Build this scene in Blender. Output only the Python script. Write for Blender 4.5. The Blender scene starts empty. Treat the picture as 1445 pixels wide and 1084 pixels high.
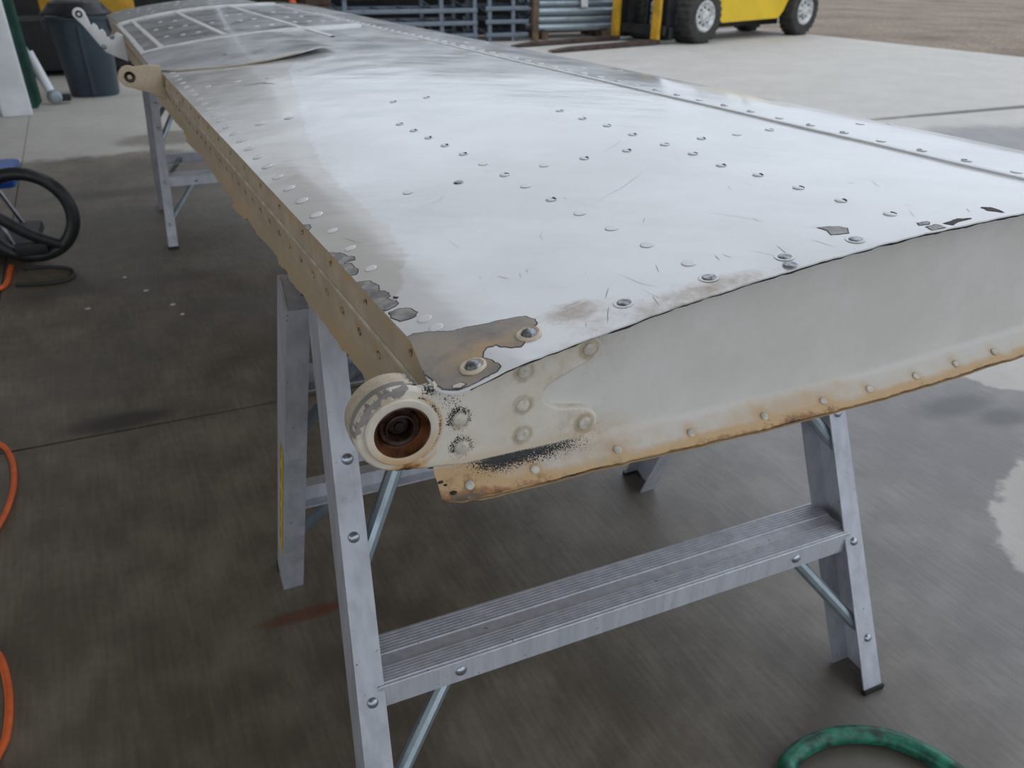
import bpy, bmesh, math, random
import numpy as np
from mathutils import Vector, Matrix, noise
random.seed(7)
C = bpy.context.scene.collection
R = math.radians
# ------------------------------------------------------------------ camera, sky, exposure
sc = bpy.context.scene
cam_d = bpy.data.cameras.new('camera'); cam = bpy.data.objects.new('camera', cam_d); C.objects.link(cam)
_p, _r = R(29.0), R(0.5)
_f = Vector((0, math.cos(_p), -math.sin(_p))); _u0 = Vector((0, math.sin(_p), math.cos(_p))); _x0 = Vector((1, 0, 0))
_x = _x0*math.cos(_r) + _u0*math.sin(_r); _u = -_x0*math.sin(_r) + _u0*math.cos(_r)
mw = Matrix((( _x.x, _u.x, -_f.x, 0), (_x.y, _u.y, -_f.y, 0), (_x.z, _u.z, -_f.z, 1.05), (0, 0, 0, 1)))
cam.matrix_world = mw
cam_d.sensor_width = 36; cam_d.lens = 1085/1445*36; cam_d.clip_start = .02; cam_d.clip_end = 300
cam_d.dof.use_dof = True; cam_d.dof.focus_distance = .68; cam_d.dof.aperture_fstop = 11.0
sc.camera = cam
sc.view_settings.view_transform = 'Standard'; sc.view_settings.look = 'None'
sc.view_settings.gamma = 1; sc.view_settings.use_curve_mapping = False
sc.view_settings.exposure = 0.12
w = bpy.data.worlds.new('overcast'); sc.world = w; w.use_nodes = True
nt = w.node_tree; nt.nodes.clear()
o_ = nt.nodes.new('ShaderNodeOutputWorld'); bg = nt.nodes.new('ShaderNodeBackground'); tc = nt.nodes.new('ShaderNodeTexCoord')
sp_ = nt.nodes.new('ShaderNodeSeparateXYZ'); rp = nt.nodes.new('ShaderNodeValToRGB')
nt.links.new(tc.outputs['Generated'], sp_.inputs[0]); nt.links.new(sp_.outputs['Z'], rp.inputs[0])
rp.color_ramp.elements[0].position = 0.0; rp.color_ramp.elements[0].color = (.84, .94, 1.07, 1)
rp.color_ramp.elements[1].position = 1.0; rp.color_ramp.elements[1].color = (1.14, 1.22, 1.36, 1)
nt.links.new(rp.outputs[0], bg.inputs[0]); bg.inputs[1].default_value = 1.0; nt.links.new(bg.outputs[0], o_.inputs[0])

# ------------------------------------------------------------------ frames: c along the chord, s along the span
ca, sb = R(66.5), R(27.6)
CH = Vector((math.sin(ca), math.cos(ca), 0)); SP = Vector((-math.sin(sb), math.cos(sb), 0))
SN = Vector((-CH.y, CH.x, 0)); Z = Vector((0, 0, 1))
ORG = Vector((-.0458, .4416, 0))
def L(c, s, z=0.0): return ORG + CH*c + SP*s + Z*z

# ------------------------------------------------------------------ materials
class NG:
    def __init__(s, name):
        s.m = bpy.data.materials.new(name); s.m.use_nodes = True; s.t = s.m.node_tree; s.t.nodes.clear()
        s.out = s.t.nodes.new('ShaderNodeOutputMaterial'); s.b = s.t.nodes.new('ShaderNodeBsdfPrincipled')
        s.t.links.new(s.b.outputs[0], s.out.inputs[0])
    def n(s, k, **kw):
        x = s.t.nodes.new(k)
        for a, v in kw.items(): setattr(x, a, v)
        return x
    def l(s, a, b): s.t.links.new(a, b)
    def pos(s, scale=(1, 1, 1), rot=0):
        g = s.n('ShaderNodeNewGeometry'); m = s.n('ShaderNodeMapping'); m.inputs['Scale'].default_value = scale
        m2 = s.n('ShaderNodeMapping'); m2.inputs['Rotation'].default_value = (0, 0, rot)
        s.l(g.outputs['Position'], m2.inputs[0]); s.l(m2.outputs[0], m.inputs[0]); return m.outputs[0]
    def noise(s, scale, detail=3, rough=.55, vec=None, dist=0):
        x = s.n('ShaderNodeTexNoise'); x.inputs['Scale'].default_value = scale; x.inputs['Detail'].default_value = detail
        x.inputs['Roughness'].default_value = rough; x.inputs['Distortion'].default_value = dist
        s.l(vec if vec is not None else s.pos(), x.inputs['Vector']); return x.outputs['Fac']
    def ss(s, v, a, b, lo=0, hi=1):
        x = s.n('ShaderNodeMapRange', interpolation_type='SMOOTHSTEP')
        for i, q in enumerate((a, b, lo, hi)): x.inputs[i+1].default_value = q
        s.l(v, x.inputs[0]); return x.outputs[0]
    def math(s, op, a, b=None, clamp=False):
        x = s.n('ShaderNodeMath', operation=op); x.use_clamp = clamp
        for i, q in enumerate((a, b)):
            if q is None: continue
            if isinstance(q, (int, float)): x.inputs[i].default_value = q
            else: s.l(q, x.inputs[i])
        return x.outputs[0]
    def mix(s, f, a, b):
        x = s.n('ShaderNodeMix', data_type='RGBA')
        if isinstance(f, (int, float)): x.inputs[0].default_value = f
        else: s.l(f, x.inputs[0])
        for i, q in ((6, a), (7, b)):
            if isinstance(q, tuple): x.inputs[i].default_value = (*q[:3], 1)
            else: s.l(q, x.inputs[i])
        return x.outputs[2]
    def attr(s, name):
        x = s.n('ShaderNodeAttribute', attribute_name=name); y = s.n('ShaderNodeSeparateColor'); s.l(x.outputs['Color'], y.inputs[0])
        return y.outputs
    def bump(s, h, strength=.2, dist=.002):
        x = s.n('ShaderNodeBump'); x.inputs['Strength'].default_value = strength; x.inputs['Distance'].default_value = dist
        s.l(h, x.inputs['Height']); s.l(x.outputs[0], s.b.inputs['Normal'])
    def set(s, **kw):
        for k, v in kw.items():
            i = s.b.inputs[k.replace('_', ' ')]
            if isinstance(v, tuple): i.default_value = (*v[:3], 1) if i.type == 'RGBA' else v
            elif isinstance(v, (int, float)): i.default_value = v
            else: s.l(v, i)
        return s
def simple(name, col, rough=.5, metal=0.0, var=.12, vscale=12, spec=.5):
    g = NG(name); n = g.noise(vscale, 4)
    lo = tuple(max(0, x*(1-var*2)) for x in col); hi = tuple(min(1, x*(1+var)) for x in col)
    g.set(Base_Color=g.mix(g.ss(n, .3, .7), lo, hi), Roughness=rough, Metallic=metal, Specular_IOR_Level=spec)
    return g.m

def mat_skin():
    g = NG('aged_white_paint')
    v = g.pos((1, 1, 1), -R(27.6)+0)
    big = g.noise(5, 4, .6); fine = g.noise(60, 5, .7)
    w_ = g.attr('wear')
    base = g.mix(g.ss(g.noise(3.2, 5, .65), .36, .62), (.76, .755, .74), (.87, .87, .86))
    base = g.mix(g.ss(g.math('ADD', w_[2], g.math('MULTIPLY', g.math('SUBTRACT', fine, .5), .9)), .35, 1.0), base, (.36, .26, .16))   # tan scuffs
    edge = g.math('ADD', w_[1], g.math('ADD', g.math('MULTIPLY', g.math('SUBTRACT', g.noise(22, 5, .65), .5), .55), g.math('MULTIPLY', g.math('SUBTRACT', fine, .5), .22)))
    base = g.mix(g.math('MULTIPLY', g.ss(edge, .44, .56), .9), base, (.70, .665, .61))      # yellowed, worn strip
    base = g.mix(g.math('MULTIPLY', w_[0], .8), base, (.40, .41, .41))          # greyer root area and leading edge
    spk = g.ss(g.noise(420, 2, .5), .74, .78)
    base = g.mix(g.math('MULTIPLY', spk, .55), base, (.12, .11, .10))
    g.set(Base_Color=base, Roughness=g.ss(g.noise(9, 4, .6), .3, .7, .15, .27), Specular_IOR_Level=.62, Coat_Weight=.25, Coat_Roughness=.10)
    st = g.math('ADD', g.noise(1, 3, .5, g.pos((4, 13, 4), R(23.5))), g.math('MULTIPLY', g.noise(16, 3, .5), .35))
    g.bump(g.math('ADD', st, g.math('MULTIPLY', g.noise(160, 3), .03)), .34, .006)
    return g.m
def mat_cream(name, base1, base2, rough=.45, dirt=True):
    g = NG(name); w_ = g.attr('wear')
    big = g.noise(18, 5, .65); fine = g.noise(150, 5, .7); sp = g.noise(900, 3, .6)
    col = g.mix(g.ss(big, .3, .7), base1, base2)
    r1 = g.math('ADD', w_[0], g.math('MULTIPLY', g.math('SUBTRACT', big, .5), .75))
    col = g.mix(g.ss(r1, .12, .62), col, (.60, .40, .20))
    r2 = g.math('ADD', w_[0], g.math('MULTIPLY', g.math('SUBTRACT', fine, .5), 1.1))
    col = g.mix(g.ss(r2, .72, 1.05), col, (.33, .15, .05))
    r3 = g.math('ADD', w_[0], g.math('MULTIPLY', g.math('SUBTRACT', fine, .5), 1.3))
    col = g.mix(g.ss(r3, 1.0, 1.25), col, (.05, .03, .02))
    col = g.mix(g.ss(g.math('ADD', w_[2], g.math('MULTIPLY', g.math('SUBTRACT', fine, .5), .8)), .25, .9), col, (.47, .375, .25))
    k = g.math('ADD', w_[1], g.math('MULTIPLY', g.math('SUBTRACT', sp, .5), 2.6))
    col = g.mix(g.ss(k, .62, .80), col, (.025, .024, .022))
    g.set(Base_Color=col, Roughness=rough)
    g.bump(g.math('ADD', fine, g.math('MULTIPLY', k, .12)), .15, .0012)
    return g.m
def mat_alu(name='ladder_aluminium', col=(.60, .61, .65), rough=.48, metal=.45):
    g = NG(name); n = g.noise(1, 4, .6, g.pos((60, 60, 4))); b = g.noise(9, 5, .65)
    c1 = g.mix(g.ss(n, .3, .7), tuple(x*.82 for x in col), col)
    c1 = g.mix(g.ss(b, .52, .78), c1, tuple(x*.62 for x in col))
    c1 = g.mix(g.ss(g.noise(140, 3), .68, .76), c1, (.12, .12, .13))
    g.set(Base_Color=c1, Roughness=g.ss(b, .3, .7, rough-.06, rough+.14), Metallic=metal); g.bump(g.noise(220, 3), .12, .001)
    return g.m
def mat_floor():
    g = NG('brushed_concrete')
    # chord / span coordinates (metres) of the paving
    geo = g.n('ShaderNodeNewGeometry')
    def dot(vec, off):
        d = g.n('ShaderNodeVectorMath', operation='DOT_PRODUCT'); g.l(geo.outputs['Position'], d.inputs[0]); d.inputs[1].default_value = vec
        return g.math('SUBTRACT', d.outputs['Value'], off)
    k = CH.dot(SP); inv = 1/(1-k*k)
    cv = (CH - SP*k)*inv; sv = (SP - CH*k)*inv
    c = dot(cv, cv.dot(ORG)); s = dot(sv, sv.dot(ORG))
    wob = g.math('SUBTRACT', g.noise(1.6, 6, .62), .5); wob2 = g.math('SUBTRACT', g.noise(5, 6, .65), .5)
    wb = g.math('ADD', g.math('MULTIPLY', wob, .8), g.math('MULTIPLY', wob2, .35))
    def blob(c0, s0, rc, rs, soft=.12):
        a = g.math('POWER', g.math('ABSOLUTE', g.math('DIVIDE', g.math('SUBTRACT', c, c0), rc)), 2)
        b = g.math('POWER', g.math('ABSOLUTE', g.math('DIVIDE', g.math('SUBTRACT', s, s0), rs)), 2)
        d = g.math('ADD', g.math('SQRT', g.math('ADD', a, b)), g.math('MULTIPLY', wb, 1.5))
        return g.ss(d, 1.0-soft, 1.0+soft, 1, 0)
    dry = g.ss(g.math('ADD', s, g.math('MULTIPLY', wb, .9)), 4.72, 4.86)
    dry = g.math('MAXIMUM', dry, g.math('MULTIPLY', g.ss(g.math('ADD', c, g.math('MULTIPLY', wb, .8)), 2.7, 2.9), 1))
    dry = g.math('MAXIMUM', dry, blob(1.62, .17, .36, .30, .04))
    dry = g.math('MAXIMUM', dry, blob(2.25, .92, .36, .26, .04))
    damp = g.math('MAXIMUM', blob(5.3, 3.05, 1.0, .55, .25), g.math('MULTIPLY', blob(.25, 5.25, .35, .22, .3), .8))
    dry = g.math('MULTIPLY', dry, g.math('SUBTRACT', 1.0, damp), True)
    st = g.noise(1, 5, .6, g.pos((110, 9, 1), -sb)); big = g.noise(2.2, 6, .65); fine = g.noise(120, 4, .7)
    tex = g.math('ADD', g.math('MULTIPLY', st, .18), g.math('ADD', g.math('MULTIPLY', big, .5), g.math('MULTIPLY', g.noise(9, 6, .7), .28)))
    wet_c = g.mix(g.ss(tex, .38, .64), (.108, .088, .062), (.245, .208, .158))
    dry_c = g.mix(g.ss(tex, .32, .68), (.40, .375, .335), (.52, .495, .45))
    # greyer on the yard side, browner by the shed
    wet_c = g.mix(g.ss(c, .2, 1.4, 0, .85), wet_c, g.mix(g.ss(tex, .34, .68), (.165, .156, .150), (.285, .276, .270)))
    col = g.mix(dry, wet_c, dry_c)
    for (c0, s0, rc, rs, cc, am) in ((-.02, .664, .07, .014, (.14, .045, .02), .8), (-.27, 1.52, .12, .045, (.035, .028, .02), .85), (-.25, 2.55, .3, .06, (.05, .045, .04), .4), (1.73, .745, .13, .045, (.05, .048, .05), .6), (1.79, .655, .07, .04, (.05, .048, .05), .6), (-.05, 3.9, .4, .08, (.05, .045, .04), .6), (6.6, 4.07, 1.7, .05, (.06, .055, .05), .8)):
        col = g.mix(g.math('MULTIPLY', blob(c0, s0, rc, rs, .5), am), col, cc)
    col = g.mix(g.math('MULTIPLY', g.ss(fine, .66, .78), .5), col, (.08, .07, .06))
    g.set(Base_Color=col, Roughness=g.math('ADD', g.math('MULTIPLY', dry, .3), g.ss(big, .3, .7, .40, .58)), Specular_IOR_Level=.45)
    g.bump(g.math('ADD', g.math('MULTIPLY', st, .6), g.math('MULTIPLY', fine, .6)), .25, .003)
    return g.m
def mat_gravel():
    g = NG('dirt_and_gravel'); n = g.noise(.6, 6, .6); f = g.noise(14, 6, .75)
    g.set(Base_Color=g.mix(g.math('MULTIPLY', g.ss(f, .3, .72), g.ss(n, .2, .65)), (.13, .095, .065), (.40, .325, .245)), Roughness=.95); g.bump(f, .6, .04); return g.m

M = {}
M['skin'] = mat_skin()
M['cream'] = mat_cream('cream_paint', (.68, .605, .485), (.78, .725, .63))
M['web'] = mat_cream('rib_paint', (.66, .63, .575), (.72, .695, .645), .5)
M['tan'] = mat_cream('tan_aged_paint', (.50, .385, .25), (.66, .545, .395), .5)
M['bare'] = simple('bare_weathered_metal', (.37, .35, .335), .5, .1, .25, 60)
M['primer'] = mat_cream('exposed_primer', (.22, .20, .18), (.36, .33, .30), .6)
M['dark'] = simple('gap_shade_and_chips', (.035, .032, .03), .7, 0, .3, 80)  # near-black for chips, pits and the painted shade under the skin edge
M['flake'] = simple('paint_flake_edge', (.10, .085, .075), .7, 0, .3, 200)
M['rivetwhite'] = simple('touched_up_white', (.86, .86, .85), .3, 0, .03, 40)
M['rivetcream'] = simple('painted_rivet', (.62, .57, .47), .45, 0, .15, 120)
M['rivettan'] = simple('stained_rivet', (.46, .36, .24), .6, 0, .35, 160)
M['rivetbare'] = simple('bare_rivet_head', (.33, .34, .36), .38, .7, .35, 250)
M['grey'] = simple('grey_skin_paint', (.30, .305, .30), .3, 0, .12, 8)
M['whitestrip'] = simple('white_seam_tape', (.78, .78, .77), .4, 0, .06, 25)
M['olive'] = simple('olive_edge', (.20, .19, .10), .6, 0, .3, 30)
M['bearing'] = simple('rusty_bearing_race', (.040, .017, .010), .28, .3, .5, 130)
M['bearinghot'] = simple('orange_rust_race', (.105, .036, .012), .35, .1, .6, 70)
M['bearingdark'] = simple('bearing_bore', (.035, .024, .02), .16, .5, .3, 60)
M['alu'] = mat_alu()
M['step'] = mat_alu('worn_step_aluminium', (.68, .69, .73), .48, .4)
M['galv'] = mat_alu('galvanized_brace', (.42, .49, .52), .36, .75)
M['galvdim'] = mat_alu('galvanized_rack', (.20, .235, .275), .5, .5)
M['steelrivet'] = simple('zinc_rivet', (.45, .48, .52), .3, .9, .1, 80)
M['rubber'] = simple('black_rubber', (.018, .018, .018), .6, 0, .2, 40)
M['hose_b'] = simple('black_hose', (.016, .017, .016), .42, 0, .2, 40)
M['yellowlabel'] = simple('yellow_label', (.72, .52, .03), .5, 0, .1, 40)
M['labelink'] = simple('label_ink', (.05, .045, .03), .6)
M['floor'] = mat_floor(); M['gravel'] = mat_gravel()
M['joint'] = simple('joint_dirt', (.035, .03, .027), .9)
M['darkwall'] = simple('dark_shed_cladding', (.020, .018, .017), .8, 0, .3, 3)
M['sidewall'] = simple('brown_unseen_wall', (.26, .235, .20), .8, 0, .15, 2)
M['ridge'] = simple('pale_tan_bend_highlight', (.70, .62, .49), .5, 0, .15, 30)
M['roof'] = simple('shed_roof_lining', (.70, .645, .57), .85, 0, .1, 2)
M['post'] = simple('white_painted_post', (.80, .82, .83), .55, 0, .06, 6)
M['green'] = simple('dark_green_sheet', (.02, .085, .058), .45, 0, .2, 5)
M['bin'] = simple('slate_grey_plastic', (.042, .062, .08), .42, 0, .12, 5)
M['liner'] = simple('black_plastic_film', (.010, .011, .012), .5, 0, .2, 15)
M['yellow'] = simple('yellow_machine_paint', (.75, .50, .012), .35, 0, .05, 3)
M['mast'] = simple('mast_yellow', (.62, .34, .02), .5, 0, .15, 6)
M['blackiron'] = simple('black_iron', (.02, .02, .021), .5, .3, .2, 10)
M['forkrust'] = simple('rusty_fork_steel', (.085, .055, .042), .6, .3, .25, 8)
M['tyre'] = simple('dusty_tyre', (.045, .043, .038), .85, 0, .2, 14)
M['hub'] = simple('white_wheel_hub', (.62, .62, .60), .5, 0, .2, 20)
M['tan_seat'] = simple('black_vinyl', (.02, .02, .02), .5)
M['wood'] = simple('weathered_timber', (.17, .11, .07), .8, 0, .25, 8)
M['orange'] = simple('orange_cable', (.75, .13, .02), .42, 0, .08, 30)
M['cone'] = simple('cone_orange', (.70, .10, .03), .5)
M['greenhose'] = simple('green_hose', (.014, .15, .085), .42, 0, .4, 45)
M['blue'] = simple('blue_plastic', (.012, .10, .45), .35, 0, .1, 20)
M['chrome'] = simple('chrome_tube', (.55, .57, .6), .22, .95, .08, 20)
M['blackcord'] = simple('black_cord', (.03, .03, .028), .6)
M['brown'] = simple('brown_crate', (.10, .055, .035), .7, 0, .2, 6)
M['paper'] = simple('white_paper_tag', (.75, .76, .76), .6)

# ------------------------------------------------------------------ mesh helpers
class MB:
    def __init__(s): s.v = []; s.f = []
    def add(s, vs, fs):
        k = len(s.v); s.v += [Vector(v) for v in vs]; s.f += [tuple(i+k for i in f) for f in fs]; return s
    def prism(s, prof, o, u, v, wv, prof2=None):   # 2-D profile in (u,v), extruded along wv
        n = len(prof); p2 = prof2 or prof
        a = [o+u*x+v*y for x, y in prof]; b = [o+wv+u*x+v*y for x, y in p2]
        return s.add(a+b, [tuple(range(n))[::-1], tuple(range(n, 2*n))] + [(i, (i+1) % n, n+(i+1) % n, n+i) for i in range(n)])
    def box(s, o, u, v, wv):
        return s.add([o, o+u, o+u+v, o+v, o+wv, o+u+wv, o+u+v+wv, o+v+wv], [(0, 3, 2, 1), (4, 5, 6, 7), (0, 1, 5, 4), (1, 2, 6, 5), (2, 3, 7, 6), (3, 0, 4, 7)])
    def bbox(s, o, u, v, wv, r):                   # box with bevelled edges
        bm = bmesh.new(); m = MB().box(o, u, v, wv); vs = [bm.verts.new(x) for x in m.v]
        for f in m.f: bm.faces.new([vs[i] for i in f])
        bmesh.ops.recalc_face_normals(bm, faces=bm.faces); bmesh.ops.bevel(bm, geom=list(bm.edges), offset=r, segments=2, profile=.6, affect='EDGES')
        return s.frombm(bm)
    def frombm(s, bm):
        bm.verts.index_update(); s.add([v.co.copy() for v in bm.verts], [tuple(v.index for v in f.verts) for f in bm.faces]); bm.free(); return s
    def tube(s, pts, r, n=10, closed=False, caps=True):
        pts = [Vector(p) for p in pts]; m = len(pts); vs = []; fs = []; nrm = None
        for i, p in enumerate(pts):
            a = pts[(i-1) % m] if (closed or i > 0) else p; b = pts[(i+1) % m] if (closed or i < m-1) else p
            t = (b-a).normalized()
            if nrm is None: nrm = t.orthogonal().normalized()
            nrm = (nrm - t*nrm.dot(t)).normalized(); bi = t.cross(nrm)
            rr = r[i] if isinstance(r, (list, tuple)) else r
            vs += [p+(nrm*math.cos(2*math.pi*k/n)+bi*math.sin(2*math.pi*k/n))*rr for k in range(n)]
        for i in range(m if closed else m-1):
            j = (i+1) % m
            fs += [(i*n+k, i*n+(k+1) % n, j*n+(k+1) % n, j*n+k) for k in range(n)]
        if caps and not closed: fs += [tuple(range(n))[::-1], tuple(range((m-1)*n, m*n))]
        return s.add(vs, fs)
    def lathe(s, o, ax, prof, n=24, closed=False):  # prof: (radius, height along ax)
        ax = ax.normalized(); e1 = ax.orthogonal().normalized(); e2 = ax.cross(e1); vs = []; fs = []
        for r, h in prof: vs += [o+ax*h+(e1*math.cos(2*math.pi*k/n)+e2*math.sin(2*math.pi*k/n))*max(r, 1e-5) for k in range(n)]
        m = len(prof)
        for i in range(m if closed else m-1):
            j = (i+1) % m
            fs += [(i*n+k, i*n+(k+1) % n, j*n+(k+1) % n, j*n+k) for k in range(n)]
        if not closed: fs += [tuple(range(n))[::-1], tuple(range((m-1)*n, m*n))]
        return s.add(vs, fs)
    def grid(s, fn, us, vs_, thick=None):
        nu, nv = len(us), len(vs_); P = [fn(u, v) for u in us for v in vs_]
        return s.add(P, [(i*nv+j, (i+1)*nv+j, (i+1)*nv+j+1, i*nv+j+1) for i in range(nu-1) for j in range(nv-1)])
    def build(s, name, mat, parent=None, smooth=True, wear=None, angle=35, mats=None):
        org = parent_loc(parent)
        me = bpy.data.meshes.new(name); me.from_pydata([tuple(v-org) for v in s.v], [], s.f); me.update()
        bm = bmesh.new(); bm.from_mesh(me); bmesh.ops.recalc_face_normals(bm, faces=bm.faces); bm.to_mesh(me); bm.free()
        me.materials.append(mat)
        if smooth:
            me.polygons.foreach_set('use_smooth', [True]*len(me.polygons)); me.set_sharp_from_angle(angle=R(angle))
        if wear:
            at = me.color_attributes.new('wear', 'FLOAT_COLOR', 'POINT')
            at.data.foreach_set('color', [x for v in s.v for x in (*wear(v), 1.0)])
        o = bpy.data.objects.new(name, me); C.objects.link(o)
        if parent: o.parent = parent
        return o
def parent_loc(p):
    q = Vector((0, 0, 0))
    while p is not None: q += p.location; p = p.parent
    return q
def thing(name, label, cat, loc, group=None):
    o = bpy.data.objects.new(name, None); C.objects.link(o); o.location = loc; o.empty_display_size = .1
    return tag(o, label, cat, group)
def tag(o, label=None, cat=None, group=None, kind=None):
    for k, v in (('label', label), ('category', cat), ('group', group), ('kind', kind)):
        if v: o[k] = v
    return o
def copy_tree(o, parent=None):
    c = o.copy(); C.objects.link(c); c.parent = parent
    for ch in [x for x in bpy.data.objects if x.parent == o]: copy_tree(ch, c)
    return c
_kids = None
def piece(name, me, loc, parent, rot=None):        # a repeated small part sharing its mesh
    o = bpy.data.objects.new(name, me); C.objects.link(o); o.parent = parent; o.location = Vector(loc)-parent_loc(parent)
    if rot is not None: o.rotation_euler = rot
    return o
def csz(v):                                        # world point back to (c, s, z)
    d = v-ORG; k = CH.dot(SP); a = d.dot(CH); b = d.dot(SP); q = 1/(1-k*k)
    return (a-k*b)*q, (b-k*a)*q, v.z
def smooth_loop(pts, it=2):
    for _ in range(it):
        q = []
        for i in range(len(pts)):
            a, b = np.array(pts[i]), np.array(pts[(i+1) % len(pts)]); q += [tuple(a*.75+b*.25), tuple(a*.25+b*.75)]
        pts = q
    return pts
def spline(pts, n):                                # Catmull-Rom through 3-D points
    P = [Vector(p) for p in pts]; P = [P[0]*2-P[1]]+P+[P[-1]*2-P[-2]]; out = []
    for i in range(1, len(P)-2):
        for k in range(n):
            t = k/n; a, b, c, d = P[i-1:i+3]
            out.append(.5*((2*b)+(c-a)*t+(2*a-5*b+4*c-d)*t*t+(3*b-a-3*c+d)*t**3))
    return out+[P[-2]]
def fbm(x, y, z=0, s=1): return noise.fractal(Vector((x*s, y*s, z*s)), 1.0, 2.0, 4)

# ------------------------------------------------------------------ ground and buildings
ground = MB().grid(lambda x, y: Vector((x, y, -.06)), np.linspace(-60, 90, 12), np.linspace(-60, 110, 12)).build('ground', M['gravel'], smooth=False)
tag(ground, 'brown dirt and gravel yard beyond the concrete', None, kind='structure')
floor = bpy.data.objects.new('floor', None); C.objects.link(floor); tag(floor, 'stained concrete paving, damp near the stabilizer and pale in the yard', None, kind='structure')
for c0, c1, ss_ in ((-7, -.6, (-5, 1.47, 11.6)), (-.6, 3.0, (-5, 1.47, 7.2, 11.6)), (3.0, 10.45, (-5, 4.06, 11.6))):
    for s0, s1 in zip(ss_[:-1], ss_[1:]):
        g = .0045; m = MB(); m.prism([(c0+g/2, 0), (c1-g/2, 0), (c1-g/2, -.004), (c1-g, -.1), (c0+g, -.1), (c0+g/2, -.004)], L(0, s0+g)-ORG+ORG, CH, Z, SP*(s1-s0-2*g))
        m.build('slab', M['floor'], floor, smooth=False)
MB().box(L(-7, -5, -.09), CH*17.45, SP*16.6, Z*.055).build('joint_bed', M['joint'], floor, smooth=False)

def wall(name, a, b, z0, z1, t, mat, label):
    d = (b-a); n = Vector((-d.y, d.x, 0)).normalized()*t
    return tag(MB().box(a+Z*z0, d, n, Z*(z1-z0)).build(name, mat, smooth=False), label, None, kind='structure')
wall('wall_left', L(-5.5, 3.2), L(-5.5, 11.6), 0, 3.5, .15, M['sidewall'], 'unseen brown side wall added to dim light from the left')  # out of view; added and cut short to shape light on the spar
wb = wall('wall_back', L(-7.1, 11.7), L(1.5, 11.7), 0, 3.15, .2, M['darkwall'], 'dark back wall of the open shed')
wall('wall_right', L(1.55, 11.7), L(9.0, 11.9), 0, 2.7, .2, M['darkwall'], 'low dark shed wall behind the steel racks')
rf = MB(); rf.box(L(-7.2, -5, 3.5), CH*8.05, SP*14.6, Z*.25)  # roof out of view; extent and pale lining set for light and reflections
tag(rf.build('ceiling', M['roof'], smooth=False), 'unseen shed roof over the left side, shaped for the light', None, kind='structure')
# white jamb post at the shed opening, with its narrow cover strip
pt = MB().bbox(L(-.77, 6.46, 0), CH*.19, SP*.14, Z*3.5, .008).build('trim_1', M['post']); tag(pt, 'white painted post at the shed opening', None, kind='structure')
pt = MB().bbox(L(-1.02, 6.36, 0), CH*.14, SP*.1, Z*3.5, .008).build('trim_2', M['post']); tag(pt, 'narrow white strip left of the white post', None, kind='structure')

# ------------------------------------------------------------------ horizontal stabilizer
TAB = [(0, .794), (.03, .8025), (.06, .810), (.12, .8215), (.18, .832), (.27, .8445), (.34, .852), (.42, .8585), (.53, .8625), (.62, .864), (.72, .861), (.82, .850), (.92, .8285), (.98, .808), (1.03, .783), (1.055, .757)]
_cx = [a for a, b in TAB]; _cz = [b for a, b in TAB]
_pp = spline([(a, b, 0) for a, b in [(-.04, .782)]+TAB], 8); _xs = np.array([p.x for p in _pp]); _zs = np.array([p.y for p in _pp])
def zt(c): return float(np.interp(c, _xs, _zs))
def nrm(c):
    dz = (zt(c+.004)-zt(c-.004))/.008; v = Vector((0, 0, 0)) + Z - CH*dz; return v.normalized()
BOT = [(0, .704), (.15, .703), (.30, .700), (.42, .701), (.5, .7045), (.6, .7105), (.75, .716), (.9, .722), (1.0, .732), (1.045, .745)]
def zb(c): return float(np.interp(c, [a for a, b in BOT], [b for a, b in BOT]))
S1 = 3.5
root = thing('horizontal_stabilizer', 'long white riveted aircraft stabilizer lying flat on two aluminium sawhorses', 'aircraft part', L(0, 0, .70))

def edge_jit(c): return .0010*fbm(c*60, 3.1)+.0009*fbm(c*220, 9)
def c_edge(s):
    return .0105*min(1, max(0, (s-.028)/.06))-.0065*max(0, s-.09)/1.7
def skin_pt(c, s):
    z = zt(c)+.0012*fbm(c*3, s*2.2, 5)
    if s < .02: z -= (1-s/.02)**2*.0012*(1+.8*fbm(c*25, 0))
    c2 = c
    if c < .05 and s < .03:                        # rounded tip corner
        pass
    return L(c2, s + (edge_jit(c) if s < .001 else 0), z)
us = [0, .004, .008, .012, .017, .023, .03]+list(np.linspace(.04, .66, 100)); vs_ = [0, .002, .005, .01, .015, .02]+list(np.linspace(.03, S1, 260))
BS = [.10, .155, .182, .227, .29, .33, .445, .59, .757, 1.04, 1.36, 1.6]; BC = [-.02, .018, .040, .060, .0715, .0725, .072, .081, .105, .159, .218, .30]
def skinwear(v):
    c, s, z = csz(v)
    tan = 0
    d = ((c-.115)/.035)**2+((s-.04)/.022)**2; tan += .75*math.exp(-d)
    d = ((c-.175)/.06)**2+((s-.02)/.03)**2; tan += .35*math.exp(-d)
    d = ((c-.13)/.015)**2+((s-.12)/.03)**2; tan += .2*math.exp(-d)
    tan += .34*math.exp(-(s/.016)**2)
    b = 1.0/(1+math.exp((c-float(np.interp(s, BS, BC)))/.012)) if s > .1 else 0
    g_ = 1.0/(1+math.exp(-(s-2.16-.02*fbm(c*9, 4))/.02))*(1 if c < .62 else 0)
    g_ = max(g_, .5*(1/(1+math.exp(-(s-1.55)/.06)))) if c < .5 else g_*.7
    d = ((c-.23)/.05)**2+((s-.012)/.014)**2; tan += .4*math.exp(-d)
    return (g_, b, tan)
def cut_corner(c, s):                               # skin outline: tip corner rounded
    r = .016
    if c < r and s < r:
        dx, dy = r-c, r-s; m = max(dx, dy); l_ = math.hypot(dx, dy)
        if l_ > 0: c, s = r-dx*m/l_, r-dy*m/l_
    return c, s
TH = .0013
top = MB()
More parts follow.
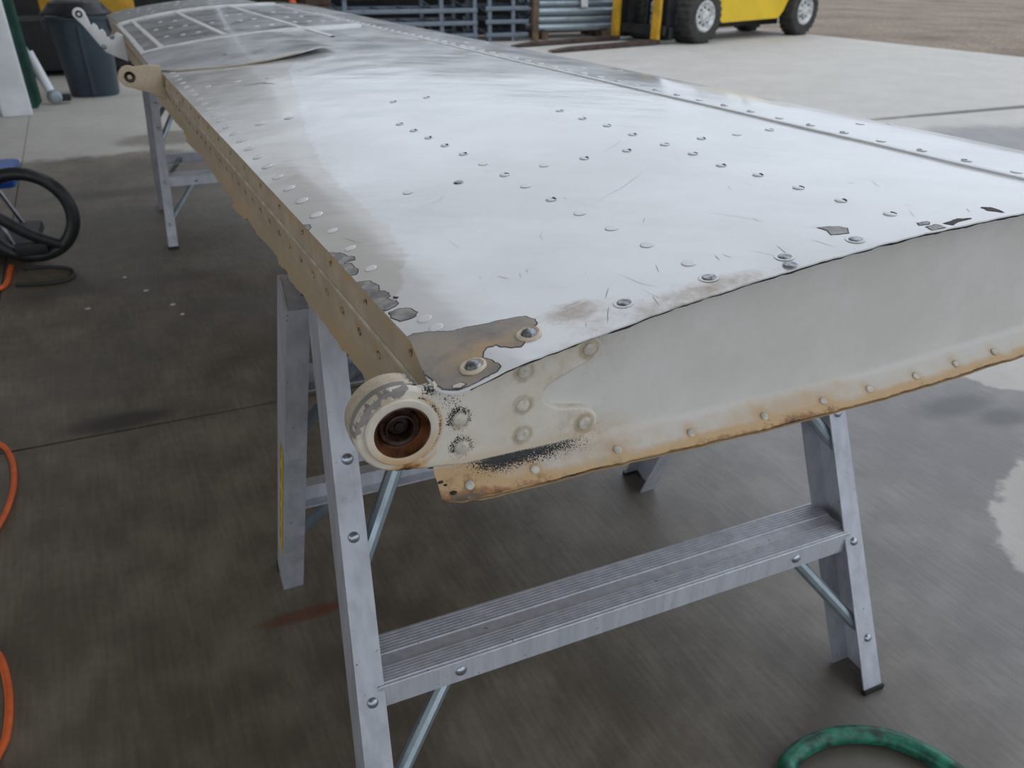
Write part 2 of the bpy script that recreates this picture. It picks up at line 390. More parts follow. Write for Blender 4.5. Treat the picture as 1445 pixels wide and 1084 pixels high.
top.grid(lambda c, s: skin_pt(*cut_corner(c+c_edge(s)*max(0, 1-c/.12), s)), us, vs_)
# skirt of the sheet along the near end and along the spar
nu, nv = len(us), len(vs_)
ring = [i*nv for i in range(nu-1, -1, -1)]+[j for j in range(1, nv)]
k0 = len(top.v)
top.v += [top.v[i]-Z*TH for i in ring]
top.f += [(ring[i], ring[i+1], k0+i+1, k0+i) for i in range(len(ring)-1)]
top.build('upper_skin', M['skin'], root, wear=skinwear, angle=60)
# leading-edge skin: laps over the upper skin, wraps the nose, returns under the wing
le = [(c, zt(c)+.0011) for c in np.linspace(.637, 1.0, 30)]+[(1.02, .790), (1.038, .776), (1.05, .763), (1.055, .753), (1.052, .744), (1.04, .737), (1.02, .7325)]+[(c, zb(c)-.001) for c in np.linspace(.98, .6, 14)]
m = MB(); sv = [0, .003]+list(np.linspace(.02, S1, 120))
m.grid(lambda i, s: L(le[int(i)][0], s+(.001*fbm(i*.4, 2) if s == 0 else 0), le[int(i)][1]+.0012*fbm(le[int(i)][0]*3, s*2.2, 5)), list(range(len(le))), sv)
def lewear(v):
    c, s, z = csz(v); return (.25+.25*(s > 1.2)*min(1, (s-1.2)), .2, .1+.3*math.exp(-(s/.02)**2))
m.build('leading_edge_skin', M['skin'], root, wear=lewear, angle=60)
# raised lip of the lap joint
m = MB(); m.grid(lambda s, k: L(.637-.0006*(k == 0)+.0012*fbm(s*12, 7), s, zt(.637)+(.0009 if k else .0002)+.0012*fbm(.637*3, s*2.2, 5)), sv, [0, 1])
m.build('lap_seam', M['whitestrip'], root)
# lower skin
m = MB()
def lowedge(c): return .0015*fbm(c*30, 11)+.001*fbm(c*120, 4)
m.grid(lambda c, s: L(c, max(s, .016*(1-min(1, (c-.008)/.02))**2)+(lowedge(c)-.001 if s == 0 else 0), zb(c)-.0018), list(np.linspace(.012, .64, 90)), [0, .01]+list(np.linspace(.03, S1, 30)))
lowr = m.build('lower_skin', M['tan'], root, wear=lambda v: (.45, 0, .3))

# end rib: web, lower flange bent towards the outside, upper cap line coloured dark for the shadow gap
WEB = .022
def flange_prof(c):                                # section of the rib at chord c, from the top of the web to the flange edge
    b = zb(c); r = .010
    P = [(WEB, zt(c)-.004), (WEB, b+.055)]
    for k in range(7):
        a = k/6*R(66); P.append((WEB-r*(1-math.cos(a)), b+.0125+r*(1-math.sin(a))-.001))
    P += [(.008, b+.0065), (.001, b+.0018), (.0, b+.001)]
    return P
cs_ = list(np.linspace(-.001, .64, 150))
m = MB(); np_ = len(flange_prof(.1))
def webpt(c, k):
    P = flange_prof(max(c, 0.0)); s_, z_ = P[int(k)]
    if k >= np_-3 and True: s_ += lowedge(c)*(k-(np_-4))/3
    if c < .018 and k >= np_-3:                    # rounded front corner of the flange
        x = (c+.002)/.02; s_ += (1-math.sqrt(max(0, 1-(1-min(1, x))**2)))*.014*(k-(np_-4))/3
    return L(c, s_, z_)
def webwear(v):
    c, s, z = csz(v); low = z-zb(max(0, c))
    rust = 0; blk = 0; tan = 0
    fl = 1/(1+math.exp((low-.019)/.002))
    rust += fl*(.24+.12*math.exp(-((c-.08)/.08)**2)+.50*math.exp(-((c-.0)/.045)**2)+.22*math.exp(-((c-.33)/.06)**2)+.25*math.exp(-(max(0, s)/.004)**2))
    rust += .4*fl*math.exp(-((low-.001)/.004)**2)*(.6+fbm(c*14, 3))
    rust += .25*math.exp(-((low-.024)/.006)**2)*math.exp(-((c-.14)/.04)**2)
    blk += math.exp(-((low-.0155)/.0055)**2)*(1/(1+math.exp(-(c-.035)/.006)))*(1/(1+math.exp((c-.118)/.012)))*1.12
    blk += .35*math.exp(-((low-.018)/.01)**2)*math.exp(-((c-.03)/.03)**2)
    for cx in (.0211, .0739, .1456, .2154, .2905, .3560, .41, .4669, .5180, .5692): rust += .3*math.exp(-((c-cx)/.006)**2-((s-.009)/.006)**2)
    tan += .30*math.exp(-(low/.04)**2)+.35*math.exp(-((zt(c)-z)/.012)**2)+.2*math.exp(-((c-.13)/.03)**2)
    if c < .03: tan += .1
    return (rust, blk, tan)
kk = list(range(np_)); 
wm = MB(); wm.grid(webpt, cs_, kk)
# finer web rows near the flange come from the profile; back face closes the sheet
wm.build('rib_web', M['web'], root, wear=webwear, angle=60)
m = MB(); m.grid(lambda c, k: webpt(c, np_-1)+SP*(.0004 if k else 0)-Z*(.0016*k)+SP*(.0008*fbm(c*90, k)), cs_, [0, 1])
m.build('flange_edge', M['cream'], root, wear=lambda v: (.95+.5*fbm(csz(v)[0]*14, 2), 0, .2))
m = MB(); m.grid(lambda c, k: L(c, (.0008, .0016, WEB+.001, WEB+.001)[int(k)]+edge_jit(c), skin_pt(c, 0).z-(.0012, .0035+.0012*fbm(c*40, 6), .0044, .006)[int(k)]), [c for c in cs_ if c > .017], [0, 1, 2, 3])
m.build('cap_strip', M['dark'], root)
# spar: three facets with a bend line, ragged lower flange
def rag(s): return .0022*fbm(s*9, 1.7)+.0016*fbm(s*34, 5)+(.003 if fbm(s*3.3, 8) > .3 else 0)
SPR = [(.0035, .7955), (.003, .7935), (.0012, .790), (-.0005, .7835), (-.0012, .776), (-.0018, .768), (-.0008, .764), (.0003, .755), (.0011, .749), (.0018, .743), (.0024, .737), (.0035, .725), (.003, .720), (-.001, .7140), (-.0065, .7075)]
ss2 = [.046]+list(np.linspace(.052, S1+.7, 800))
def sparpt(s, k):
    c, z = SPR[int(k)]
    if k >= 13: c -= rag(s)*(k-12)*.6; z -= rag(s)*(k-12)*.5
    return L(c+.0005+c_edge(max(.09, s)), s, z)
m = MB(); m.grid(sparpt, ss2, range(len(SPR)))
def sparwear(v):
    c, s, z = csz(v); r = .05
    r += .5*math.exp(-((z-.706)/.006)**2)+.12*math.exp(-((s-.05)/.05)**2)
    r += .28*math.exp(-((z-.790)/.002)**2)
    for k in range(70):
        d = (s-.07-k*.0548); 
        if abs(d) < .03: r += .75*math.exp(-((d-.003)/.009)**2-((z-.744)/.010)**2)+.35*math.exp(-((d-.02)/.009)**2-((z-.785)/.009)**2)
    if z < .722: r += .25+.3*fbm(s*14, 3)
    return (r, 0, (.05 if z > .766 else .32)+.3*fbm(s*8, z*20)+.3*math.exp(-((z-.71)/.02)**2))
m.build('rear_spar', M['tan'], root, wear=sparwear, angle=20)
m = MB(); m.grid(lambda s, k: sparpt(s, len(SPR)-1)+CH*(.0 if k == 0 else .009)-Z*(.0016 if k else 0.0), ss2, [0, 1])
m.build('spar_lower_lip', M['tan'], root, wear=lambda v: (.6, 0, .3))
# pale bead along the bend of the spar, painting in its highlight
m = MB().tube([L(-.0014+c_edge(max(s, .09)), s, .7660) for s in np.linspace(.046, 3.3, 120)], .0022, 6); m.build('spar_bend_highlight', M['ridge'], root)
# far end rib
m = MB(); m.grid(lambda c, k: L(c, S1+.001, zt(c)+.002 if k else zb(c)), np.linspace(0, 1.0, 30), [0, 1]); m.build('root_rib', M['olive'], root)
m = MB(); m.grid(lambda c, k: L(c, S1+(.012, .0, .0, .02)[int(k)], zt(c)+(.001, .004, .006, .006)[int(k)]), np.linspace(.0, .95, 40), range(4)); m.build('root_edge_strip', M['olive'], root)
m = MB(); m.grid(lambda c, s: L(c, s, zt(c)-.004), np.linspace(-.01, .62, 24), np.linspace(S1+.02, S1+.75, 20)); m.build('root_skin', M['grey'], root)

# near hinge fitting: forked plate riveted to the rib web, laminated lug with a bearing
LC, LZ, LR = -.0240, .7648, .0328
def fit_outline():
    P = [(-.0209, .7290), (.0194, .7251), (.0708, .7244), (.1069, .7244), (.1180, .7253), (.1262, .7290), (.1305, .7350), (.1300, .7425), (.1250, .7485), (.1165, .7522), (.0960, .7565), (.0870, .7620), (.0838, .7680), (.0845, .7740), (.0898, .7785), (.1041, .7840), (.1203, .7905), (.1281, .7975), (.1300, .8050), (.1255, .8105), (.1180, .8130), (.1027, .8120), (.0585, .8030), (.0161, .7960), (-.004, .7930)]
    return P
def plate(outline, s_back, s_front, bev, o=None):
    bm = bmesh.new(); vs = [bm.verts.new(L(c, s_front, z)) for c, z in outline]; f = bm.faces.new(vs)
    ret = bmesh.ops.extrude_face_region(bm, geom=[f]); nv_ = [v for v in ret['geom'] if isinstance(v, bmesh.types.BMVert)]
    for v in nv_: v.co += SP*(s_back-s_front)
    bmesh.ops.recalc_face_normals(bm, faces=bm.faces)
    front = [e for e in bm.edges if all(abs(csz(v.co)[1]-s_front) < 1e-5 for v in e.verts)]
    if bev: bmesh.ops.bevel(bm, geom=front, offset=bev, segments=3, profile=.5, affect='EDGES')
    big = [f for f in bm.faces if len(f.verts) > 6]
    return MB().frombm(bm)
def arc(c0, z0, r, a0, a1, n): return [(c0+r*math.cos(R(a0+(a1-a0)*k/n)), z0+r*math.sin(R(a0+(a1-a0)*k/n))) for k in range(n+1)]
FO = fit_outline()
FOall = FO[1:-1]+arc(LC, LZ, LR, 66, 262, 34)
def refine(pts, d=.004):
    q = []
    for i in range(len(pts)):
        a, b = np.array(pts[i]), np.array(pts[(i+1) % len(pts)]); n = max(1, int(np.hypot(*(b-a))/d))
        q += [tuple(a+(b-a)*k/n) for k in range(n)]
    return q
FRV = ((.0177, .7646), (.0187, .7409), (.0661, .7654), (.0665, .7395), (.1186, .7375), (.1190, .8010), (.0669, .7928))
def fitwear(v):
    c, s, z = csz(v); r = blk = 0; tan = .16
    d = math.hypot(c-LC, z-LZ)
    r += .5*math.exp(-((c-LC-.002)/.010)**2-((z-LZ+.029)/.010)**2)*1.7+.22*math.exp(-((d-.021)/.004)**2)
    for cx, cz in ((.0177, .7646), (.0187, .7409)):
        e = math.hypot(c-cx, z-cz); blk += .62*math.exp(-((e-.0075)/.0035)**2)*(1 if z > cz-.003 else .5)
    blk += .35*math.exp(-((c-.012)/.012)**2-((z-.785)/.012)**2)+.22*math.exp(-((c-.012)/.012)**2)
    blk += .75*math.exp(-((z-.7245)/.0022)**2)*(1/(1+math.exp(-(c-.02)/.006)))
    r += .30*math.exp(-((z-.729)/.006)**2)
    tan += .25*math.exp(-((c-.1)/.03)**2)+.2*fbm(c*40, z*40)
    if c < -.03 and z > LZ: tan += .35
    for cx, cz in FRV:
        e = math.hypot(c-cx, z-cz); tan += .42*math.exp(-((e-.0068)/.0022)**2); r += .10*math.exp(-((e-.0065)/.002)**2)
    a = math.atan2(z-LZ, c-LC)
    if abs(a) < 1.1: blk += .75*math.exp(-((d-.0272)/.0012)**2)*(.75+fbm(a*3, 2)); r += .4*math.exp(-((d-.0280)/.002)**2)
    blk += .9*math.exp(-((c+.004)/.006)**2-((z-.7925)/.005)**2)
    r += .35*math.exp(-((d-.0325)/.0022)**2)*(1 if z < LZ-.01 and c < .0 else 0)
    return (r, blk, tan)
# the plate as a fine relief: rounded rim, hole for the bearing, enough points to carry the wear
def plate_fine(outline, s_back, s_front, bev, step=.0012, hole=None):
    P = np.array(refine(outline, .0012)); Q = np.roll(P, -1, 0)
    c0, z0 = P.min(0)-step; c1, z1 = P.max(0)+step
    gc = np.arange(c0, c1+step, step); gz = np.arange(z0, z1+step, step); X = np.stack(np.meshgrid(gc, gz, indexing='ij'), -1)
    pts = X.reshape(-1, 2); D = np.empty(len(pts)); IN = np.zeros(len(pts), bool); NEAR = np.empty_like(pts)
    for a, b in zip(P, Q):
        if a[1] == b[1]: continue
        cond = (a[1] > pts[:, 1]) != (b[1] > pts[:, 1]); IN ^= cond & (pts[:, 0] < (b[0]-a[0])*(pts[:, 1]-a[1])/(b[1]-a[1])+a[0])
    for k in range(0, len(pts), 2000):
        d = ((pts[k:k+2000, None, :]-P[None])**2).sum(-1); w_ = d.argmin(1); D[k:k+2000] = np.sqrt(d[np.arange(len(w_)), w_]); NEAR[k:k+2000] = P[w_]
    keep = IN.copy()
    if hole:
        h = np.hypot(pts[:, 0]-hole[0], pts[:, 1]-hole[1]); keep &= h > hole[2]
    G = keep.reshape(X.shape[:2]); nz = len(gz); mb = MB(); idx = {}
    def vid(i, j):
        k = i*nz+j
        if k not in idx:
            if IN[k]:
                t = max(0, 1-D[k]/bev); c, z, s_ = pts[k][0], pts[k][1], s_front+bev*(1-math.sqrt(max(0, 1-t*t)))
            else: c, z, s_ = NEAR[k][0], NEAR[k][1], s_back
            idx[k] = len(mb.v); mb.v.append(L(c, s_, z))
        return idx[k]
    for i in range(len(gc)-1):
        for j in range(nz-1):
            if hole and not (G[i, j] or G[i+1, j] or G[i, j+1] or G[i+1, j+1]): continue
            if not hole and not (G[i:i+2, j:j+2].any()): continue
            if hole and np.hypot(gc[i]+step/2-hole[0], gz[j]+step/2-hole[1]) < hole[2]: continue
            mb.f.append((vid(i, j), vid(i+1, j), vid(i+1, j+1), vid(i, j+1)))
    return mb
plate_fine(FOall, WEB, .0155, .0024, hole=(LC-.0005, LZ+.0004, .0205)).build('hinge_fitting', M['cream'], root, wear=fitwear, angle=70)
fit = [o for o in bpy.data.objects if o.name == 'hinge_fitting'][0]
def lugwear(v):
    c, s, z = csz(v); return (.22+.3*max(0, fbm(c*60, z*60, s*200)), .2+.45*max(0, fbm(c*120, z*120, s*90))+.9*math.exp(-((c+.006)/.008)**2)*(1 if z > LZ else 0), .6)
for a, b, ins in ((.0240, .0165, .0012), (.0330, .0248, .0), (.0430, .0338, .0009)):
    o = arc(LC, LZ, LR-ins, 62, 268, 34)+arc(LC, LZ, .0212, 268, 62, 24)
    plate(refine(o), a, b, .0010).build('lug_plate', M['cream'], fit, wear=lugwear, angle=50)
ax = -SN                                            # out of the rib, towards the viewer
bo = L(LC-.0005, .0155, LZ+.0004)
LG = MB(); NA, NR = 60, 7
def lugpatch(a, t):
    e = min(1, max(0, min(a-78, 178-a)/14)); ri = LR-max(.001, .0045+.0045*fbm(a*.05, 2)+.0030*fbm(a*.11, 5)+.0008*fbm(a*.5, 8))*e-.0002; r_ = ri+(LR+.0002-ri)*t
    d = max(0, r_-(LR-.0022)); dep = .0022-math.sqrt(max(0, .0022**2-min(d, .0022)**2)); dep += .010*max(0, (t-.86)/.14)
    return L(LC+r_*math.cos(R(a)), .0155+dep-.0003, LZ+r_*math.sin(R(a)))
LG.grid(lugpatch, np.linspace(78, 178, NA), np.linspace(0, 1, NR)); LG.build('bare_metal_crescent', M['primer'], fit, wear=lambda v: (.05, .18, .2))
MB().lathe(bo, ax, [(.0212, -.002), (.0262, -.001), (.0262, .0022), (.0252, .0034), (.0212, .0036), (.0202, .0030), (.0202, -.006)], 48, True).build('bearing_boss', M['cream'], fit, wear=lambda v: (.18+.45*max(0, -(v.z-LZ)/.026), .12, .3))
MB().lathe(bo, ax, [(.0203, -.014), (.0203, .0022), (.0190, .0026), (.0165, -.0035), (.0145, -.0065), (.0128, -.0075), (.0128, -.014)], 48, True).build('bearing_race', M['bearinghot'], fit)
MB().lathe(bo, ax, [(.0150, -.014), (.0150, -.0050), (.0138, -.0042), (.0112, -.0050), (.0104, -.0030), (.0094, -.0027), (.0086, -.0040), (.0086, -.014)], 48, True).build('bearing_inner_ring', M['bearing'], fit)
MB().lathe(bo, ax, [(.0092, -.0105), (.0086, -.0100), (.0070, -.0085), (.0035, -.0080), (.0030, -.0060), (.0001, -.0058)], 32).build('bearing_bore', M['bearingdark'], fit)

# rivet meshes
def rivet_mesh(name, r, h, mat, flat=.5, halo=0, mat2=None):
    n = 14; vs = []; fs = []
    prof = ([(halo, 0.0001), (halo*.96, .00022), (r*1.02, .00026)] if halo else [])+[(r, 0), (r*.97, h*.45), (r*.82, h*.85), (r*flat, h), (1e-5, h)]
    for q, z in prof: vs += [(q*math.cos(2*math.pi*k/n), q*math.sin(2*math.pi*k/n), z) for k in range(n)]
    for i in range(len(prof)-1): fs += [(i*n+k, i*n+(k+1) % n, (i+1)*n+(k+1) % n, (i+1)*n+k) for k in range(n)]
    me = bpy.data.meshes.new(name); me.from_pydata(vs, [], fs); me.materials.append(mat)
    if mat2:
        me.materials.append(mat2); k0 = 3*n if halo else 0
        for p in me.polygons: p.material_index = 1 if p.index >= k0 else 0
    me.polygons.foreach_set('use_smooth', [True]*len(me.polygons)); me.update(); return me
def chipped_mesh(name, r, h):                       # painted dome with a lens-shaped bare spot on one side
    n = 16; vs = []; fs = []
    prof = [(r, 0), (r*.95, h*.5), (r*.75, h*.9), (r*.4, h), (1e-5, h)]
    for q, z in prof: vs += [(q*math.cos(2*math.pi*k/n), q*math.sin(2*math.pi*k/n), z) for k in range(n)]
    for i in range(4): fs += [(i*n+k, i*n+(k+1) % n, (i+1)*n+(k+1) % n, (i+1)*n+k) for k in range(n)]
    me = bpy.data.meshes.new(name); me.from_pydata(vs, [], fs); me.materials.append(M['rivetwhite']); me.materials.append(M['dark'])
    for p in me.polygons:
        c = p.center
        if (c.x-.2*r)**2/(.62*r)**2+(c.y-.42*r)**2/(.34*r)**2 < 1: p.material_index = 1
    me.polygons.foreach_set('use_smooth', [True]*n*4); me.update(); return me
RB = rivet_mesh('rivet_bare', .0052, .0011, M['rivetwhite'], .5, .0078, M['rivetbare'])
RC = chipped_mesh('rivet_chipped', .0058, .0011)
RP = rivet_mesh('rivet_painted', .0060, .0005, M['rivetwhite'], .6)
RW = rivet_mesh('rivet_white', .0078, .0010, M['rivetwhite'], .6)
RWs = rivet_mesh('rivet_white_small', .0085, .0014, M['rivetwhite'], .6)
RK = rivet_mesh('rivet_cream', .0052, .0020, M['rivetcream'], .55)
RT = rivet_mesh('rivet_tan', .0040, .0016, M['rivettan'], .55)
RD = rivet_mesh('rivet_dark', .0055, .0010, M['rivetbare'], .6)
def on_skin(me, c, s, lift=.0003, spin=None):
    n = nrm(c); q = n.to_track_quat('Z', 'Y'); e = (q @ Matrix.Rotation(spin if spin is not None else random.uniform(-.5, .5), 3, 'Z').to_quaternion()).to_euler()
    z = zt(c)+.0012*fbm(c*3, s*2.2, 5)+(.0012 if c > .637 else 0)
    return piece('rivet', me, L(c, s, z)+n*lift, root, e)
TOPR = [(.1523, .0260, 'b'), (.2234, .0224, 'b'), (.2290, .0537, 'p'), (.2266, .1057, 'p'), (.2908, .0192, 'b'), (.2836, .0051, 'd'), (.3583, .0163, 'b'), (.4282, .0465, 'c'), (.4240, .0957, 'c'), (.4223, .1458, 'c'), (.4224, .2007, 'c'), (.4177, .2508, 'c'), (.4242, .3064, 'c'), (.4253, .3598, 'c'), (.3760, .3621, 'c'), (.3233, .3667, 'c'), (.2753, .3721, 'p'), (.2268, .3723, 'c'), (.2254, .3196, 'p'), (.2241, .2631, 'c'), (.2247, .2104, 'p'), (.2259, .1581, 'p'), (.2271, .4281, 'p'), (.2272, .4848, 'c'), (.2263, .5402, 'c'), (.2257, .5944, 'c'), (.2254, .6488, 'c'), (.2241, .7021, 'c'), (.1777, .3851, 'd'), (.1243, .3986, 'p'), (.4271, .6065, 'c'), (.4243, .5408, 'c'), (.4269, .4842, 'c'), (.4250, .4241, 'c'), (.4804, .3641, 'c'), (.5310, .3623, 'p'), (.5837, .3657, 'c'), (.2699, .8590, 'c'), (.3215, .8460, 'c')]
for c, s, k in TOPR: on_skin({'b': RB, 'c': RC, 'p': RP, 'd': RD}[k], c, s)
for c, s in ((.0767, .0289), (.0266, .0201)):       # two big rivets standing in the chipped corner
    pass
for i in range(14): on_skin(RC if i % 3 else RP, .652, .095+i*.0548)
for i in range(14, 50): on_skin(RW, .652, .095+i*.0548)
for c, s in ((.7334, .3659), (.8051, .3794), (.7, 1.0), (.77, .98), (.7, 1.55), (.78, 1.6)): on_skin(RP, c, s)
for i in range(27):
    s = .2352+i*.0620
    on_skin(RW if i > 2 else RP, .0278-.0058*i/26, s, .0002)
for c, s in ((.0300, .1090), (.0315, .0895)): on_skin(RP, c, s, .0002)
for c, s in ((.0567, 1.397), (.1125, 1.3653), (.1693, 1.322), (.1135, .9126), (.0695, .9263), (.1135, 1.70), (.24, 1.33)): on_skin(RW, c, s)
for c, s in ((.1346, 3.112), (.1816, 3.04), (.0934, 2.849), (.1394, 2.80), (.1841, 2.77), (.0964, 2.537), (.1417, 2.487), (.1875, 2.466), (.2662, 2.706), (.3495, 2.919), (.396, 2.907), (.3537, 2.658), (.3985, 2.654), (.2654, 2.413), (.3525, 2.372), (.3999, 2.376), (.524, 2.936), (.598, 2.888), (.4833, 2.416), (.5288, 2.414), (.5669, 2.391), (.6152, 2.396), (.51, 2.65), (.56, 2.65)): on_skin(RWs, c, s)
for i in range(36): on_skin(RWs, .03+.55*random.random(), S1+.06+.62*random.random(), -.003)
for c, s in ((.2257, 1.912), (.2228, 1.80), (.2252, 1.706), (.1593, 1.78), (.1342, 1.602)): on_skin(RD, c, s, .0035)
# rivets of the fitting, the rib flange and the spar face
def facing(me, c, s, z, n, parent=root, sc_=1):
    o = piece('rivet', me, L(c, s, z), parent, n.to_track_quat('Z', 'Y').to_euler()); o.scale = (sc_,)*3; return o
for c, z in ((.0177, .7646), (.0187, .7409), (.0661, .7654), (.0665, .7395), (.1186, .7375), (.1190, .8010), (.0669, .7928)): facing(RK, c, .0156, z, -SN, fit, 1.05)
nf = (-SN*.62+Z*.78).normalized()
pit = rivet_mesh('pit', .0028, .0004, M['dark'], .8)
for c_, s_, q in ((.0075, .0062, 1), (.0015, .0150, .9), (.0040, .0125, .6)):
    o = piece('rust_pit', pit, L(c_, s_, zb(c_)+.0018+s_*.62), root, nf.to_track_quat('Z', 'Y').to_euler()); o.scale = (q*1.0, q*.55, q)
for c in (.0211, .0739, .1456, .2154, .2905, .3560, .41, .4669, .5180, .5692): facing(RK, c, .0085, zb(c)+.0072, nf, root, .72)
ns = (-CH*.985-Z*.1).normalized()
for i in range(58):
    s = .07+.0548*i; facing(RT, .0022+c_edge(max(s, .09)), s, .7425, ns)
for i in range(24): facing(RT, .0002+c_edge(.09+.0548*2*i), .09+.0548*2*i, .785, -CH, root, .8)

# paint chips: thin patches with dark broken edges
def patch(outline, mat, name, lift=.00035, rim=True, wear=None, jit=.0012):
    o = refine(outline, .0022)
    o = [(c+jit*fbm(c*260, s*260, 1), s+jit*fbm(c*260, s*260, 7)) for c, s in o]
    def layer(scale, lf, nm, mt, par):
        cx = sum(c for c, s in o)/len(o); sx = sum(s for c, s in o)/len(o)
        bm = bmesh.new(); vs = []
        for i, (c, s) in enumerate(o):
            a, b = o[i-1], o[(i+1) % len(o)]; tx, ty = b[0]-a[0], b[1]-a[1]; l_ = math.hypot(tx, ty) or 1
            c2, s2 = c+sgn*ty/l_*scale, s-sgn*tx/l_*scale
            vs.append(bm.verts.new(Vector((c2, s2, 0))))
        bm.faces.new(vs); bmesh.ops.triangulate(bm, faces=bm.faces[:])
        q = cx-.3
        cl = [v.co.x for v in bm.verts]; q = min(cl)+.004
        while q < max(cl):
            bmesh.ops.bisect_plane(bm, geom=bm.verts[:]+bm.edges[:]+bm.faces[:], plane_co=(q, 0, 0), plane_no=(1, 0, 0), dist=1e-6); q += .004
        q = min(v.co.y for v in bm.verts)+.004; mx = max(v.co.y for v in bm.verts)
        while q < mx:
            bmesh.ops.bisect_plane(bm, geom=bm.verts[:]+bm.edges[:]+bm.faces[:], plane_co=(0, q, 0), plane_no=(0, 1, 0), dist=1e-6); q += .004
        for v in bm.verts:
            c, s = v.co.x, v.co.y; v.co = skin_pt(max(c, c_edge(s)-.0004), max(s, .0012))
            v.co = v.co+nrm(max(c, 0))*lf
        return MB().frombm(bm).build(nm, mt, par, wear=wear, smooth=True)
    area = sum(o[i-1][0]*o[i][1]-o[i][0]*o[i-1][1] for i in range(len(o))); sgn = 1 if area > 0 else -1
    r = None
    if rim: r = layer(.0009, lift*.6, name+'_rim', M['flake'], root)
    return layer(0, lift, name, mat, root)
CHIPS = {'A': [(.0102, .3062), (.0169, .2954), (.0204, .2813), (.0242, .2734), (.0226, .2667), (.0171, .2703), (.0118, .2685), (.0050, .2700), (.0040, .3062)],
 'B': [(.0118, .2685), (.017, .2638), (.0173, .2527), (.0181, .2433), (.0153, .2355), (.0115, .2368), (.006, .24), (.005, .265)],
 'C': [(.0114, .2191), (.0188, .2111), (.0221, .1969), (.0188, .1872), (.0233, .1775), (.022, .1689), (.019, .1677), (.0236, .1565), (.0233, .151), (.0192, .1487), (.012, .1483), (.004, .156), (.004, .21)],
 'D': [(.0135, .1423), (.021, .1421), (.028, .1342), (.0292, .124), (.0264, .1189), (.0207, .1189), (.0149, .121), (.0119, .133)],
 'E': [(.0252, .1657), (.0272, .1615), (.0254, .1599), (.0240, .1625)], 'F': [(.0078, .4089), (.0134, .401), (.0127, .3905), (.0082, .3855), (.004, .39), (.004, .405)],
 'G': [(.3558, .053), (.3686, .0466), (.3726, .0388), (.365, .0297), (.3514, .0344), (.3568, .0421)], 'H': [(.3569, .0218), (.3628, .0212), (.3647, .015), (.3564, .0149)],
 'I': [(.4275, .0181), (.4376, .0175), (.4331, .0122), (.4239, .0135)], 'J': [(.4255, .0084), (.4385, .0094), (.439, .0024), (.4244, .0014)],
 'K': [(.4451, .0089), (.4644, .0112), (.4759, .0072), (.4579, .0066), (.4482, .0031)], 'M': [(.508, .0233), (.5144, .0193), (.5122, .006), (.5048, .015)]}
for k, o in CHIPS.items(): patch(o, M['bare'] if k in 'ABCDF' else (M['dark'] if k in 'EKM' else M['bare']), 'paint_chip')
CORNER = [(.004, .0930), (.0150, .0942), (.0226, .0888), (.0384, .0735), (.0491, .0715), (.0581, .0660), (.0686, .0640), (.0809, .0600), (.0885, .0560), (.0915, .0470), (.0895, .0405), (.0840, .0370), (.0760, .0260), (.0659, .0187), (.0606, .0220), (.0538, .0327), (.0470, .0340), (.0420, .0290), (.0400, .0240), (.0430, .0150), (.0440, .0060), (.0380, .0030), (.0214, .0016), (.0120, .0030), (.0050, .0090), (.0025, .0200), (.0020, .06)]
def cornwear(v):
    c, s, z = csz(v); return (.15+.3*math.exp(-((c-.045)/.03)**2-((s-.03)/.02)**2)+.5*math.exp(-((c-.082)/.006)**2-((s-.031)/.006)**2), .25*math.exp(-((c-.03)/.02)**2-((s-.02)/.015)**2), .35*math.exp(-((c-.03)/.03)**2-((s-.03)/.03)**2))
patch(CORNER, M['primer'], 'primer_patch', .0004, True, cornwear, .0014)
patch([(.0090, .0062), (.0130, .0036), (.0180, .0040), (.0170, .0075), (.0120, .0085)], M['cream'], 'loose_flake', .0008, True, lambda v: (.1, .2, .3), .002)
def stud(c, s):                                     # torn rivet standing in a ring of cracked paint
    n = nrm(c); p = L(c, s, zt(c))
    b = MB().lathe(p, n, [(.0068, .0), (.0066, .0012), (.0052, .0024), (.0046, .0034), (.0022, .0046), (.0004, .005)], 18).build('stud', M['rivetbare'], root)
    q = MB().lathe(p, n, [(.0072, .0002), (.0098, .0004), (.0096, .0015), (.0080, .0022), (.0072, .0016)], 22)
    for v in q.v:
        k = fbm(v.x*200, v.y*200, v.z*200); v += n*.0008*k
    q.build('paint_collar', M['cream'], b, wear=lambda v: (.3, .1, .3))
stud(.0780, .0300); stud(.0300, .0185)
# scratches: hair-thin strips of exposed metal, joined
SCR = [[(.3092, .1427), (.324, .1136), (.3337, .0877)], [(.3447, .0659), (.3561, .0488), (.3646, .0385)], [(.1766, .1938), (.1687, .1831), (.1675, .1731)], [(.0935, .3941), (.1172, .3817), (.1487, .369)], [(.4048, .4133), (.3781, .3902), (.3491, .3713)], [(.2487, .225), (.2977, .2495), (.3444, .2814)], [(.0285, .3347), (.0389, .2973)], [(.1097, .048), (.1383, .0514)], [(.2091, .0687), (.2011, .0527)], [(.2803, .0455), (.2881, .0214)], [(.1137, .341), (.1392, .3459), (.1504, .3574)], [(.1744, .0412), (.1759, .0168), (.1841, .0031)], [(.1766, .0733), (.18, .045), (.1864, .0318)], [(.1035, .2414), (.104, .2099)], [(.1032, .1356), (.1088, .1213)], [(.1089, 1.3063), (.1457, 1.2777), (.1638, 1.2317)]]
for _ in range(24):
    c, s = random.uniform(.06, .5), abs(random.gauss(.02, .09)); a = random.uniform(-.4, .4)+R(75); l_ = random.uniform(.006, .028)
    SCR.append([(c, s), (c+math.cos(a)*l_*.5, s+math.sin(a)*l_*.5), (c+math.cos(a)*l_+.001, s+math.sin(a)*l_)])
m = MB()
